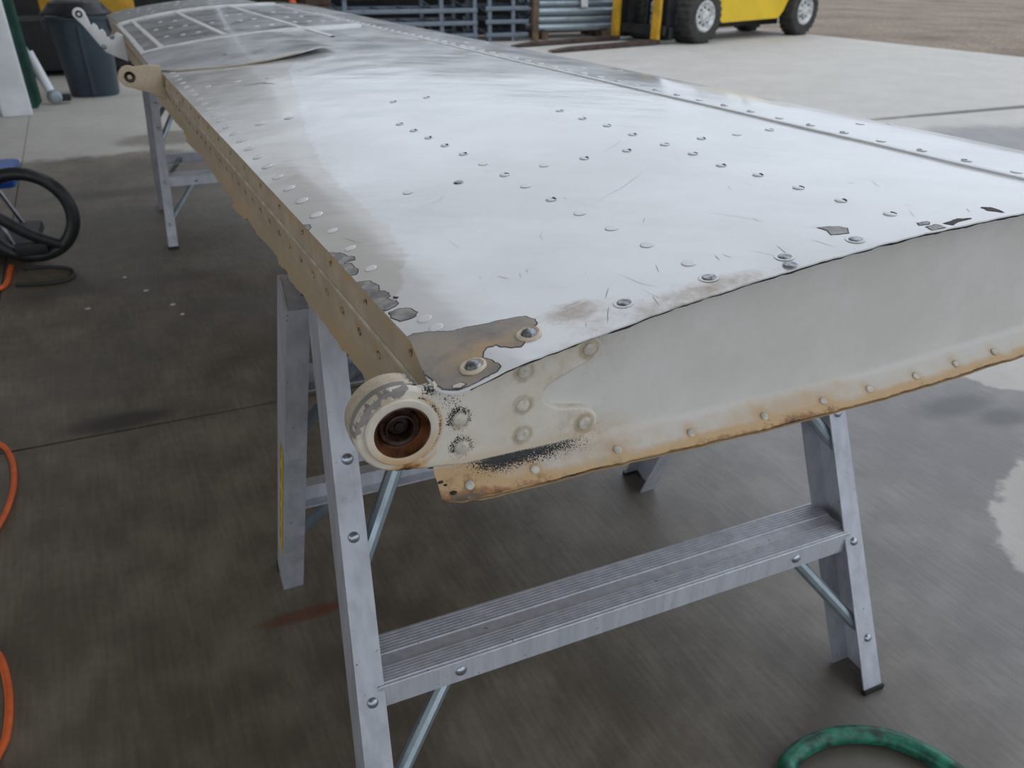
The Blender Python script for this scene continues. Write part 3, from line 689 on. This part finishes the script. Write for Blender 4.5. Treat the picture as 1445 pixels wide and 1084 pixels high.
for q in SCR:
    far = q[0][1] > 1; wd = .0035 if far else random.uniform(.00018, .0004); P = []
    for i in range(len(q)-1):
        for k in range(4): P.append((q[i][0]+(q[i+1][0]-q[i][0])*k/4, q[i][1]+(q[i+1][1]-q[i][1])*k/4))
    P.append(q[-1]); n_ = len(P); vs = []
    for i, (c, s) in enumerate(P):
        a, b = P[max(0, i-1)], P[min(n_-1, i+1)]; tx, ty = b[0]-a[0], b[1]-a[1]; l_ = math.hypot(tx, ty) or 1; h = wd*(1-abs(2*i/(n_-1)-1)**2*.9)
        for sg in (-1, 1):
            cc, s2 = c-sg*ty/l_*h/2, s+sg*tx/l_*h/2; vs.append(skin_pt(cc, max(.002, s2))+nrm(cc)*.0003)
    m.add(vs, [(2*i, 2*i+1, 2*i+3, 2*i+2) for i in range(n_-1)])
o = m.build('scratches', M['flake'], root); o['kind'] = 'stuff'

# root end: white sealed seams, overlapping doubler sheet
def strip(pts, wd, lift, mat, name):
    P = []
    for i in range(len(pts)-1):
        n_ = max(2, int(math.hypot(pts[i+1][0]-pts[i][0], pts[i+1][1]-pts[i][1])/.03))
        P += [(pts[i][0]+(pts[i+1][0]-pts[i][0])*k/n_, pts[i][1]+(pts[i+1][1]-pts[i][1])*k/n_) for k in range(n_)]
    P.append(pts[-1]); m = MB(); vs = []; n_ = len(P)
    for i, (c, s) in enumerate(P):
        a, b = P[max(0, i-1)], P[min(n_-1, i+1)]; tx, ty = b[0]-a[0], b[1]-a[1]; l_ = math.hypot(tx, ty); h = wd/2*(1+.25*fbm(c*30, s*30))
        row = [(-h, -.0005), (-h*.8, lift), (h*.8, lift), (h, -.0005)]
        for d, lf in row:
            cc, s2 = c-ty/l_*d, s+tx/l_*d; vs.append(L(cc, s2, zt(cc)+.0012*fbm(cc*3, s2*2.2, 5)+lf))
    m.add(vs, [(4*i+k, 4*i+k+1, 4*i+k+5, 4*i+k+4) for i in range(n_-1) for k in range(3)])
    return m.build(name, mat, root)
# doubler: front edge a shallow curve, right end lifted off the skin
DE = [(-.012, 2.10), (-.010, 1.87), (.02, 1.76), (.0469, 1.697), (.1011, 1.618), (.1548, 1.565), (.2145, 1.536), (.2928, 1.524), (.3726, 1.545)]
def front_s(c): return float(np.interp(c, [a for a, b in DE[1:]], [b for a, b in DE[1:]]))
def dbl(c, t):
    f = front_s(c); s = f+(2.24-f)*t; lift = .004+.016*max(0, (c-.16)/.21)**1.5*(1-t)**3
    if c > .33: lift *= max(.15, 1-(c-.33)/.045*.6)
    return L(c, s, zt(c)+lift)
m = MB(); cc_ = list(np.linspace(-.010, .3726, 40)); tt = list(np.linspace(0, 1, 14)); m.grid(dbl, cc_, tt)
k0 = len(m.v); m.v += [m.v[i*14]-Z*.0025 for i in range(40)]; m.f += [(i*14, (i+1)*14, k0+i+1, k0+i) for i in range(39)]
m.build('doubler_sheet', M['skin'], root, wear=lambda v: (.55, .0, .1))
m = MB(); m.grid(lambda c, k: dbl(c, 0)+SP*(.0+.004*(k > 0))*(-1 if k == 1 else 1)+Z*(.0012 if k else -.003), cc_[:32], [0, 1, 2]); m.build('doubler_edge', M['cream'], root, wear=lambda v: (.15, 0, .3))
m = MB(); m.grid(lambda c, k: L(c, dblf(c)-.004+.03*k, zt(c)+.0012), list(np.linspace(.20, .385, 24)), [0, 1]) if False else None
strip([(.0, 2.262), (.12, 2.21), (.235, 2.165), (.35, 2.15), (.47, 2.15), (.62, 2.17)], .040, .005, M['whitestrip'], 'seam_tape')
strip([(.0, 2.26), (.003, 2.8), (-.0, 3.47)], .016, .003, M['whitestrip'], 'seam_tape')
strip([(.054, 2.25), (.055, 2.9), (.055, 3.46)], .016, .003, M['whitestrip'], 'seam_tape')
strip([(.235, 2.165), (.232, 2.7), (.230, 3.46)], .018, .003, M['whitestrip'], 'seam_tape')
strip([(.452, 1.86), (.447, 2.4), (.44, 3.46)], .016, .003, M['whitestrip'], 'seam_tape')
strip([(.0, 3.45), (.2, 3.45), (.4, 3.45), (.64, 3.45)], .06, .006, M['whitestrip'], 'seam_tape')
strip([(.632, .02), (.632, .95), (.632, 2.0), (.634, 3.48)], .010, .0022, M['whitestrip'], 'seam_tape')

# second hinge bracket further along the spar
SB = 1.75
hb = [(.0, .815), (-.030, .818)]+arc(-.0715, .7935, .0245, 60, 265, 22)+[(-.04, .757), (.0, .735)]
b2 = plate(refine(hb, .006), SB+.016, SB, .002).build('hinge_bracket', M['tan'], root, wear=lambda v: (.0, .05, .55))  # tan layer here paints in the shade on the bracket
b2o = L(-.0715, SB, .7935)
MB().lathe(b2o, -SN, [(.0125, -.01), (.0125, .002), (.0112, .0026), (.0052, .001), (.0052, -.01)], 28, True).build('bearing_race', M['bearing'], b2)
MB().lathe(b2o, -SN, [(.0054, -.006), (.004, -.003), (.0001, -.002)], 20).build('bearing_bore', M['rivetcream'], b2)
# horn arm near the root, with an eye at its upper end and lobed edge
SH = 3.0
hp = [(-.010, .700), (-.045, .715), (-.080, .735), (-.105, .775), (-.135, .825)]+arc(-.139, .862, .021, 200, 20, 16)+[(-.112, .842), (-.108, .825), (-.098, .832), (-.088, .822), (-.086, .808), (-.074, .812), (-.066, .800), (-.066, .785), (-.045, .785), (-.030, .800), (-.010, .790)]
b3 = plate(refine(hp, .008), SH+.012, SH, .002).build('horn_arm', M['whitestrip'], root)
MB().lathe(L(-.139, SH, .862), -SN, [(.012, -.013), (.012, .0015), (.0105, .002), (.006, .001), (.006, -.013)], 20).build('eye_bush', M['bearing'], b3)
for c, z in ((-.082, .752), (-.048, .785)): facing(RD, c, SH-.0005, z, -SN, b3, 1.6)
for s, c, z in ((1.42, -.001, .775), (2.05, -.001, .77)): facing(RD, c, s, z, -CH, root, 1.4)

# ------------------------------------------------------------------ sawhorses
def make_horse(label):
    base = L(.36, .47, 0); t = thing('sawhorse', label, 'sawhorse', base, 'aluminium sawhorses under the stabilizer')
    ZT = .730
    dirs = (1, -1)
    def front(z, side): return (.128+.4145*z) if side == 1 else (.818-.4145*z)      # span position of the front / back frame at height z
    def outer(z, e, side=1): return ((-.062+.108*z) if side == 1 else (-.037+.045*z)) if e == 0 else (.785-.032*z)
    for side in dirs:
        inn = SN*side
        for e in (0, 1):
            u = CH if e == 0 else -CH
            f0 = L(outer(.003, e, side), front(.003, side), .003); f1 = L(outer(ZT-.03, e, side), front(ZT-.03, side), ZT-.03)
            axis = (f1-f0); an = axis.normalized(); vd = (inn - an*inn.dot(an)).normalized()
            def prof(f, d, tk): return [(0, 0), (f, 0), (f, tk), (tk, tk), (tk, d-tk), (f, d-tk), (f, d), (0, d)]
            m = MB().prism(prof(.037, .070, .0028), f0, u, vd, axis, prof(.029, .066, .0028))
            lg = m.build('leg', M['alu'], t, smooth=False)
            MB().prism([(0, 0), (.029, 0), (.029, .066), (0, .066)], f1-an*.006, u, vd, an*.004).build('end_cap', M['alu'], lg, smooth=False)
            # rubber shoe hugging the lower end
            fm = MB().prism([(-.002, -.002), (.039, -.002), (.039, .006), (.008, .006), (.008, .064), (.039, .064), (.039, .072), (-.002, .072)], f0-Z*.003, u, vd, Z*.010)
            fm.build('foot', M['rubber'], lg, smooth=False)
            for z_, off in ((.245, .018), (.090, .016), (.528, .018), (.440, .016)):
                p = f0+axis*((z_-.003)/(ZT-.033))+u*off-vd*.0002
                MB().lathe(p, -vd, [(.0072, 0), (.0070, .0012), (.0055, .0030), (.003, .0042), (.0003, .0045)], 14).build('rivet', M['steelrivet'], lg)
            if side == -1 and e == 0:
                p0 = f0+axis*.17-u*.0006+vd*.030
                lb = MB().box(p0, -u*.0006, vd*.026, axis*.42).build('warning_label', M['yellowlabel'], lg, smooth=False)
                tx = MB()
                for k in range(5): tx.box(p0+axis*(.05+.08*k)-u*.0007+vd*.006, -u*.0002, vd*.003, axis*.05)
                tx.build('label_lines', M['labelink'], lb, smooth=False)
        for zs in (.262, .552):
            # tread with ribs, extruded along the chord
            x0, x1 = outer(zs, 0, side)+.026, outer(zs, 1)-.024
            D = .082; prof = [(-.003, -.036), (-.003, -.001), (-.002, 0)]
            def ribs(a, b, n):
                q = []
                for k in range(n):
                    w_ = (b-a)/n; x = a+k*w_; q += [(x+.1*w_, 0), (x+.2*w_, .0016), (x+.6*w_, .0016), (x+.7*w_, 0)]
                return q
            prof += ribs(.001, .028, 6)+[(.0285, -.0004), (.045, -.0004)]+ribs(.0455, D-.002, 7)+[(D, -.001), (D, -.030), (D-.0025, -.030), (D-.0025, -.004), (0, -.004), (0, -.036)]
            if side == -1: prof = [(0, 0), (.024, 0), (.024, -.003), (.003, -.003), (.003, -.042), (.024, -.042), (.024, -.045), (0, -.045)]
            p = L(x0, front(zs, side)+(.0 if side == 1 else .0), zs)
            st = MB().prism(prof, p, inn, Z, CH*(x1-x0)).build('step', M['step'], t, smooth=False)
            for xr in (.10, .647):
                MB().lathe(L(xr, front(zs, side), zs-.017)-inn*.003, -inn, [(.0078, 0), (.0076, .0015), (.0058, .0034), (.003, .0045), (.0003, .0048)], 14).build('rivet', M['steelrivet'], st)
            # diagonal braces from the step down to the legs
            for e, xr in ((0, .095), (1, .650)):
                zl = zs-.165
                a = L(xr, front(zs, side), zs-.022)+inn*.017; b = L(outer(zl, e, side)+(.02 if e == 0 else -.02), front(zl, side), zl)+inn*.017
                d = b-a; P = [a+d*k/12 for k in range(13)]; rr = [.007]+[.0102]*10+[.0105, .0075]
                br = MB().tube(P, rr, 10)
                br.bbox(b-Z*.011-inn*.002-d.normalized()*.012, d.normalized()*.028, inn*.004, Z*.022, .0012)
                br.build('brace', M['galv'], t)
    # head beam: folded cap with end plates
    m = MB().prism([(-.066, -.060), (-.060, 0), (.060, 0), (.066, -.060), (.062, -.060), (.056, -.004), (-.056, -.004), (-.062, -.060)], L(.042, .473, .6975), SN, Z, CH*.690)
    m.build('head_beam', M['alu'], t, smooth=False)
    for e in (.040, .730):
        MB().prism([(-.061, -.060), (-.055, -.004), (.055, -.004), (.061, -.060)], L(e, .473, .6975), SN, Z, CH*.004).build('end_plate', M['alu'], t, smooth=False)
    # folding spreader bars joining the two frames
    for x in (.02, .74):
        z_ = .47; MB().box(L(x, front(z_, 1)+.03, z_), CH*.003, SN*(front(z_, -1)-front(z_, 1)-.06), Z*.018).build('spreader', M['galv'], t, smooth=False)
    return t
h1 = make_horse('aluminium sawhorse with ribbed steps under the near end of the stabilizer')
h2 = copy_tree(h1); h2.location = h1.location + (L(.045, 2.765, 0)-L(0, 0, 0)); h2['label'] = 'aluminium sawhorse standing under the far end of the stabilizer'

# ------------------------------------------------------------------ hoses and cables on the floor
def hose(name, pts, r, mat, label, cat, n=8, closed=False):
    P = spline(pts, n); cx = P[0].copy(); cx.z = 0
    o = thing_mesh(name, MB().tube(P, r, 12, closed), mat, cx); return tag(o, label, cat)
def thing_mesh(name, mb, mat, loc):
    mb.v = [v-loc for v in mb.v]; o = mb.build(name, mat); o.location = loc; return o
gh = [(.42, -.30), (.47, -.06), (.5120, .04), (.5296, .0699), (.5526, .0803), (.5876, .0868), (.6385, .0822), (.6871, .061), (.7222, .0279), (.7440, -.026), (.755, -.10), (.74, -.25)]
gp = hose('garden_hose', [L(c, s, .0145) for c, s in gh], .0135, M['greenhose'], 'green rubber hose curving over the concrete in the foreground', 'hose')
orr = [(-.62, 1.66), (-.58, 1.57), (-.545, 1.503), (-.529, 1.471), (-.513, 1.398), (-.508, 1.303), (-.515, 1.221), (-.528, 1.16), (-.56, 1.06), (-.60, .95), (-.57, .85), (-.528, .79), (-.509, .759), (-.497, .709), (-.490, .652), (-.490, .594), (-.498, .555), (-.54, .47), (-.62, .40)]
hose('extension_cable', [L(c, s, .008) for c, s in orr], .0062, M['orange'], 'thick orange cable looping along the left edge of the floor', 'cable')
orv = [(-.575, 2.885), (-.579, 2.81), (-.579, 2.737), (-.589, 2.664), (-.62, 2.63), (-.75, 2.55)]
hose('orange_lead', [L(c, s, .009) for c, s in orv], .0085, M['orange'], 'short orange lead bent beneath the vacuum cleaner', 'cable')
bc = [(-.552, 2.672), (-.53, 2.662), (-.50, 2.652), (-.47, 2.645), (-.445, 2.641), (-.388, 2.656), (-.366, 2.711), (-.379, 2.775), (-.446, 2.829), (-.535, 2.845)]
hose('power_cord', [L(c, s, .020 if i < 0 else .007) for i, (c, s) in enumerate(bc)], .0062, M['blackcord'], 'thin black cord lying in a flat loop in front of the vacuum cleaner', 'cord')

# ------------------------------------------------------------------ vacuum cleaner on a tube cart
V0 = L(-.71, 3.10, 0); vac = thing('vacuum_cleaner', 'black and blue shop vacuum with chrome cart and looped black hose', 'vacuum cleaner', V0)
MB().bbox(V0-CH*.20-SN*.17+Z*.030, CH*.44, SN*.34, Z*.045, .015).build('base_tray', M['blackiron'], vac)
for a, b in ((-.16, -.15), (.20, -.15), (-.16, .15), (.20, .15)):
    w_ = MB().lathe(V0+CH*a+SN*b+Z*.030-SN*.015, SN, [(.010, 0), (.027, .002), (.030, .008), (.030, .022), (.027, .028), (.010, .030)], 18).build('caster', M['rubber'], vac)
MB().lathe(V0+Z*.075-CH*.03, Z, [(.10, 0), (.115, .01), (.118, .15), (.122, .16), (.10, .165)], 32).build('drum', M['chrome'], vac)
for a in (-.15, .17):
    P = spline([V0+CH*a-SN*.16+Z*.07, V0+CH*(a*.8)-SN*.15+Z*.20, V0+CH*(a*.55)-SN*.13+Z*.31, V0+CH*(a*.45)-SN*.05+Z*.36], 5); MB().tube(P, .009, 8).build('cart_tube', M['chrome'], vac)
    P = [V0+CH*a+SN*.15+Z*.07, V0+CH*(a*.5)+SN*.10+Z*.34]; MB().tube(P, .009, 8).build('cart_tube', M['chrome'], vac)
MB().tube([V0-CH*.14-SN*.155+Z*.15, V0+CH*.16-SN*.155+Z*.15], .007, 8).build('cross_tube', M['chrome'], vac)
hd = MB().bbox(V0-CH*.17-SN*.13+Z*.275, CH*.40, SN*.26, Z*.065, .022).build('motor_head', M['blue'], vac)
MB().lathe(V0+CH*.16-SN*.125+Z*.312, -SN, [(.028, 0), (.030, .008), (.026, .022), (.020, .022), (.018, .006), (.001, .006)], 22).build('hose_port', M['blackiron'], hd)
MB().lathe(V0-CH*.02+Z*.338, Z, [(.13, 0), (.13, .02), (.115, .05), (.08, .085), (.03, .10), (.001, .102)], 28).build('lid', M['blackiron'], vac)
hc = V0+CH*.245-SN*.20+Z*.195; P = []
for k in range(40):
    a = R(150-330*k/39); P.append(hc+CH*(.155*math.cos(a)+.006*k/39)+Z*(.155*math.sin(a))-SN*(.03*math.sin(k/39*3.1)))
P = spline([V0+CH*.02-SN*.16+Z*.31], 1) if False else P
P += spline([P[-1], P[-1]+Vector((0, 0, -.0)) - CH*.02+Z*.10, V0+CH*.10-SN*.20+Z*.30], 6)[1:] if False else []
hs = MB().tube(P, .024, 12)
hs2 = [hc+CH*.10-Z*.125-SN*.03, hc+CH*.00-Z*.06-SN*.05, hc-CH*.11+Z*.04-SN*.06, hc-CH*.24+Z*.13-SN*.05]
hs.tube(spline(hs2, 8), .021, 12)
# spiral ribs of the hose
hs.build('hose', M['hose_b'], vac)
MB().bbox(hc-CH*.06-Z*.145-SN*.06, CH*.11, SN*.06, Z*.05, .012).build('floor_nozzle', M['blackiron'], vac)

# ------------------------------------------------------------------ by the shed opening
B0 = L(-.12, 7.42, 0); bn = thing('trash_bin', 'slate grey plastic rubbish bin with black liner by the shed opening', 'bin', B0)
m = MB(); n = 44
prof = [(.190, 0), (.196, .012), (.235, .58), (.255, .585), (.258, .615), (.248, .62), (.236, .61), (.225, .60), (.185, .02), (.001, .02)]
m.lathe(B0, Z, prof, n)
for v in m.v:                                       # squarish plan with flutes
    d = v-B0; a = math.atan2(d.y, d.x); rr = math.hypot(d.x, d.y)
    k = 1+.05*math.cos(4*(a-R(20)))*-1; v.x = B0.x+d.x*k; v.y = B0.y+d.y*k
m.build('tub', M['bin'], bn)
for a in (200, 20):
    dv = Vector((math.cos(R(a)), math.sin(R(a)), 0)); pv = Vector((-dv.y, dv.x, 0))
    MB().bbox(B0+dv*.215-pv*.06+Z*.50, pv*.12, dv*.055, Z*.085, .012).build('handle', M['bin'], bn)
for a in (235, 265, 295):
    dv = Vector((math.cos(R(a)), math.sin(R(a)), 0)); pv = Vector((-dv.y, dv.x, 0))
    MB().add([B0+dv*.185-pv*.02+Z*.02, B0+dv*.185+pv*.02+Z*.02, B0+dv*.225+pv*.02+Z*.55, B0+dv*.225-pv*.02+Z*.55, B0+dv*.204-pv*.016+Z*.02, B0+dv*.204+pv*.016+Z*.02, B0+dv*.243+pv*.016+Z*.55, B0+dv*.243-pv*.016+Z*.55], [(0, 1, 2, 3), (4, 5, 6, 7), (0, 1, 5, 4), (1, 2, 6, 5), (2, 3, 7, 6), (3, 0, 4, 7)]).build('flute', M['bin'], bn)
m = MB().lathe(B0, Z, [(.20, .56), (.240, .60), (.262, .622), (.262, .63), (.225, .66), (.20, .71), (.13, .74), (.05, .745), (.001, .745)], 30)
for v in m.v: v += Vector((fbm(v.x*9, v.y*9, v.z*9), fbm(v.y*9, v.z*9, v.x*9), .7*fbm(v.z*9, v.x*9, v.y*9)))*.022
m.build('liner_bag', M['liner'], bn)
# dark green sheet leaning by the post
G0 = L(-.70, 6.80, 0); m = MB()
m.grid(lambda u, v: G0+CH*(.02+.17*u-.05*v)+SN*(.25*(v) + .003*math.sin(u*13))+Z*(.0+(.10*(1-v)*max(0, u-.75)*2)+1.5*v), np.linspace(0, 1, 25), np.linspace(0, 1, 4))
k0 = len(m.v); m.v += [v+SN*.008 for v in m.v]; nf_ = len(m.f); m.f += [tuple(i+k0 for i in f) for f in m.f[:nf_]]
tag(thing_mesh('corrugated_sheet', m, M['green'], G0), 'dark green corrugated sheet leaning behind the white post', 'metal sheet')
# wheeled pole
W0 = L(-.42, 6.98, 0); wp = thing('wheeled_stand', 'pale metal pole with thick lower sleeve and small wheel beside the bin', 'stand', W0)
ptop = W0-CH*.36+SN*.18+Z*1.25; pb = W0-CH*.015+Z*.06; dv = ptop-pb
MB().tube([pb+dv*.22, ptop], .011, 10).build('pole', M['galv'], wp)
MB().tube([pb, pb+dv*.05, pb+dv*.27], [.030, .036, .036], 14).build('sleeve', M['post'], wp)
MB().lathe(W0+Z*.055-SN*.05, SN, [(.015, 0), (.045, .002), (.055, .008), (.055, .026), (.045, .032), (.015, .034)], 22).build('wheel', M['galv'], wp)
MB().bbox(W0+CH*.02-SN*.03+Z*.02, CH*.09, SN*.06, Z*.05, .008).build('fork_bracket', M['rubber'], wp)
# yellow machine far back in the shed
Y0 = L(-.10, 8.75, 0); ym = thing('floor_machine', 'yellow topped machine over a black block standing for the shade behind the rubbish bin', 'machine', Y0)
MB().bbox(Y0-CH*.60+Z*.05, CH*1.15, SN*.75, Z*.45, .025).build('shade_block', M['rubber'], ym)  # black block filling in the shed's dark shade behind the bin
MB().bbox(Y0-CH*.32+SN*.02+Z*.501, CH*.82, SN*.70, Z*.52, .03).build('hood', M['mast'], ym)
MB().bbox(Y0-CH*.33+SN*.01+Z*1.02, CH*.84, SN*.72, Z*.04, .012).build('lid', M['mast'], ym)
MB().bbox(Y0-CH*.20-SN*.012+Z*.12, CH*.5, SN*.014, Z*.3, .005).build('access_door', M['blackiron'], ym)
for a in (-.55, .40):
    MB().box(Y0+CH*a+SN*.04, CH*.1, SN*.6, Z*.06).build('foot_rail', M['blackiron'], ym, smooth=False)
# timber post and panel edge left of the machine
P0 = L(-.78, 8.95, 0); tp = MB().bbox(P0, CH*.09, SN*.09, Z*2.6, .006); tag(thing_mesh('timber_post', tp, M['wood'], P0), 'weathered timber post in the dark shed left of the yellow topped machine', 'post')

# ------------------------------------------------------------------ forklift
F0 = L(7.70, 9.50, 0); fa = R(14.9)
FX = (CH*math.cos(fa)+SN*math.sin(fa)).normalized(); FY = (-CH*math.sin(fa)+SN*math.cos(fa)).normalized()
fk = thing('forklift', 'yellow forklift with white wheel hubs parked on the pale yard', 'forklift', F0)
def F(x, y, z): return F0+FX*x+FY*y+Z*z
def wheel(x, y, r, wd):
    p = F(x, y-.06, r)
    t = MB().lathe(p, FY, [(r*.56, .02), (r*.80, .0), (r*.95, .02), (r, .05), (r, wd-.05), (r*.95, wd-.02), (r*.8, wd), (r*.56, wd-.02)], 40, True).build('wheel', M['tyre'], fk)
    MB().lathe(p, FY, [(r*.57, wd*.5), (r*.57, .015), (r*.52, .005), (r*.47, .02), (r*.40, .055), (r*.22, .04), (r*.20, .01), (r*.06, .0), (.001, .0)], 32).build('hub', M['hub'], t)
    m = MB()
    for k in range(8):
        a = 2*math.pi*k/8; m.lathe(p+FX*(r*.31*math.cos(a))+Z*(r*.31*math.sin(a))+FY*.05, -FY, [(.016, 0), (.016, .015), (.001, .016)], 6)
    m.build('wheel_nuts', M['blackiron'], t)
    tr = MB()
    for k in range(26):
        a = 2*math.pi*k/26; e = FX*math.cos(a)+Z*math.sin(a); q = FX*-math.sin(a)+Z*math.cos(a)
        tr.box(p+e*(r-.002)+FY*.03-q*.02, q*.04, FY*(wd-.06), e*.012)
    tr.build('tread', M['tyre'], t, smooth=False)
for x, y, r, wd in ((0.03, 0, .355, .44), (2.52, .05, .355, .28), (0.03, .90, .355, .44), (2.52, 1.0, .355, .26)): wheel(x, y, r, wd)
side = [(.42, .62), (.52, .30), (.60, .245), (1.95, .265), (2.06, .36), (2.22, .62), (2.30, .78), (2.85, .80), (3.02, .95), (3.02, 1.15), (2.2, 1.12), (1.0, 1.05), (.95, .78)]
MB().prism(side, F(0, .10, 0), FX, Z, FY*1.10).build('body', M['yellow'], fk, smooth=False)
MB().prism([(2.2, .42), (2.35, .80), (2.98, .80), (3.05, .60), (3.0, .40), (2.9, .36)], F(0, .36, 0), FX, Z, FY*.55).build('counterweight', M['yellow'], fk, smooth=False)
MB().bbox(F(.4, .40, .15), FX*2.0, FY*.5, Z*.35, .02).build('chassis', M['blackiron'], fk)
MB().bbox(F(.95, .35, 1.10), FX*.5, FY*.55, Z*.12, .04).build('seat', M['tan_seat'], fk)
MB().bbox(F(1.40, .35, 1.15), FX*.12, FY*.55, Z*.5, .04).build('seat_back', M['tan_seat'], fk)
for x, y in ((.45, .14), (.45, 1.12), (1.7, .14), (1.7, 1.12)): MB().box(F(x, y, 1.0), FX*.05, FY*.05, Z*1.1).build('guard_post', M['blackiron'], fk, smooth=False)
MB().bbox(F(.4, .1, 2.08), FX*1.4, FY*1.1, Z*.06, .02).build('overhead_guard', M['blackiron'], fk)
mf = lambda c, s: L(c, s, 0)
mA, mB_ = F(-.46, .30, 0), F(-.46, 1.06, 0)
MST = -.50
for y in (.20, .98):
    MB().prism([(0, 0), (.16, 0), (.16, .03), (.03, .03), (.03, .10), (.16, .10), (.16, .13), (0, .13)], F(MST, y, .05), FX, FY, Z*2.1).build('mast_rail', M['blackiron'], fk, smooth=False)
for y in (.36, .86): MB().box(F(MST-.02, y, .10), FX*.08, FY*.09, Z*1.9).build('inner_rail', M['blackiron'], fk, smooth=False)
MB().bbox(F(MST+.02, .15, .06), FX*.10, FY*1.0, Z*.16, .01).build('mast_crossmember', M['blackiron'], fk)
MB().lathe(F(MST+.07, .64, .10), Z, [(.05, 0), (.05, 1.2), (.03, 1.2), (.03, 1.9)], 16).build('lift_cylinder', M['blackiron'], fk)
MB().box(F(MST-.10, .15, .12), FX*.05, FY*1.0, Z*.12).build('carriage_plate', M['blackiron'], fk, smooth=False)
for y in (.22, 1.0):
    fb = MB().prism([(0, 0), (-1.75, 0), (-1.95, .004), (-1.95, .015), (-1.6, .045), (0, .055)], F(MST-.09, y-.02, .01), FX, Z, FY*.13).build('fork', M['forkrust'], fk, smooth=False)
    MB().bbox(F(MST-.16, y-.02, .066), FX*.055, FY*.13, Z*.95, .006).build('fork_shank', M['mast'], fb)

# ------------------------------------------------------------------ steel racks, pipes, crates, cone
def rack(c0, c1, s0, label, mat, levels, posts):
    b = L(c0, s0, 0); t = thing('steel_rack', label, 'rack', b, None)
    for x in posts:
        for dy in (0, .75):
            MB().box(L(x, s0+dy, 0), CH*.055, SN*.045, Z*1.25).build('upright', mat, t, smooth=False)
        m = MB()
        for k in range(4): m.tube([L(x+.03, s0+.02, .08+.28*k), L(x+.03, s0+.75, .22+.28*k)], .012, 6); 
        m.build('lacing', mat, t)
    for z in levels:
        for dy in (-.02, .77): MB().bbox(L(c0, s0+dy, z), CH*(c1-c0), SN*.04, Z*.055, .006).build('beam', mat, t)
        n = 5
        for k in range(n):
            x = c0+(c1-c0)*(k+.5)/n; MB().box(L(x, s0+.02, z+.03), CH*.05, SN*.74, Z*.02).build('crossbar', mat, t, smooth=False)
    return t
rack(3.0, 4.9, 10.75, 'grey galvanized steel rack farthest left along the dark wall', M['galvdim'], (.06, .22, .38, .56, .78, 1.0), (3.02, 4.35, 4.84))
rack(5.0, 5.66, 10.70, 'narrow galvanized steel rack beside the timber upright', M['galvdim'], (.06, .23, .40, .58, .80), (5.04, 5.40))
T0 = L(5.70, 10.62, 0); tag(thing_mesh('timber_upright', MB().bbox(T0, CH*.09, SN*.09, Z*1.3, .006), M['wood'], T0), 'brown timber upright between the steel rack and the pipe stack', 'post')
T0 = L(3.02, 10.60, 0)
# stack of galvanized pipes lying on timber bearers
tops = []
for k, c in enumerate((5.90, 6.95)):
    T0 = L(c, 10.72, 0); o = thing_mesh('timber_bearer', MB().bbox(T0, CH*.10, SN*.80, Z*.10, .006), M['wood'], T0); tag(o, ('left', 'right')[k]+' timber bearer under the stacked galvanized pipes', 'timber')
pm = None; row = 0
for r_ in range(7):
    for q in range(3):
        z = .10+.056+r_*.107; s0 = 10.85+q*.24+(.03 if r_ % 2 else 0); c0 = 5.83+random.uniform(-.03, .05)
        if pm is None:
            mb = MB().lathe(L(c0, s0, z), CH, [(.044, 0), (.053, 0), (.053, 1.32), (.044, 1.32)], 14, True); o = thing_mesh('pipe', mb, M['galv'], L(c0, s0, z)); pm = o
        else:
            o = pm.copy(); C.objects.link(o); o.location = L(c0, s0, z)
        tag(o, 'grey galvanized pipe lying in the stack behind the forklift mast', 'pipe', 'galvanized pipes stacked behind the forklift mast')
pk = L(6.55, 10.77, .42); tag(thing_mesh('paper_tag', MB().bbox(pk, CH*.11, SN*.012, Z*.22, .003), M['paper'], pk), 'white paper tag hanging on the stacked pipes', 'tag')
K0 = L(2.42, 10.9, 0); cn = thing('traffic_cone', 'small orange traffic cone before the dark wall', 'cone', K0)
MB().bbox(K0-CH*.17-SN*.17, CH*.34, SN*.34, Z*.03, .006).build('base', M['cone'], cn)
MB().lathe(K0+Z*.03, Z, [(.12, 0), (.035, .55), (.03, .56), (.02, .555)], 24).build('body', M['cone'], cn)
MB().lathe(K0+Z*.03, Z, [(.0895, .2), (.0655, .355), (.064, .355), (.088, .2)], 24, True).build('reflective_band', M['paper'], cn)
def crate(c, s, label, w_, d, h):
    b = L(c, s, 0); t = thing('wooden_crate', label, 'crate', b)
    n = int(h/.16)
    for k in range(n):
        MB().bbox(b+Z*(k*h/n+.006), CH*w_, SN*.025, Z*(h/n-.012), .004).build('slat', M['brown'], t)
        MB().bbox(b+SN*d+Z*(k*h/n+.006), CH*w_, SN*.025, Z*(h/n-.012), .004).build('slat', M['brown'], t)
    for x in (0, w_-.06): MB().box(b+CH*x+SN*.02, CH*.06, SN*(d-.02), Z*h).build('end_panel', M['brown'], t, smooth=False)
crate(2.62, 11.0, 'brown wooden crate just right of the orange cone', .30, .5, .80)
# debris flecks on the floor
FL = [((175, 380), -.20, 2.62), ((0, 0), -.33, 2.35), ((0, 0), -.14, 2.45), ((0, 0), -.05, 2.18), ((0, 0), -.07, 2.28)]
for i, (_, c, s) in enumerate(FL):
    b = L(c, s, .0005); m = MB(); n = 7; P = [(.008*random.uniform(.6, 1.3)*math.cos(2*math.pi*k/n), .007*random.uniform(.6, 1.2)*math.sin(2*math.pi*k/n)) for k in range(n)]
    m.prism(P, b, CH, SN, Z*.002); o = thing_mesh('paint_flake', m, M['paper'], b); tag(o, 'small pale paint flake lying on the dark damp floor', 'flake', 'pale paint flakes on the damp floor')
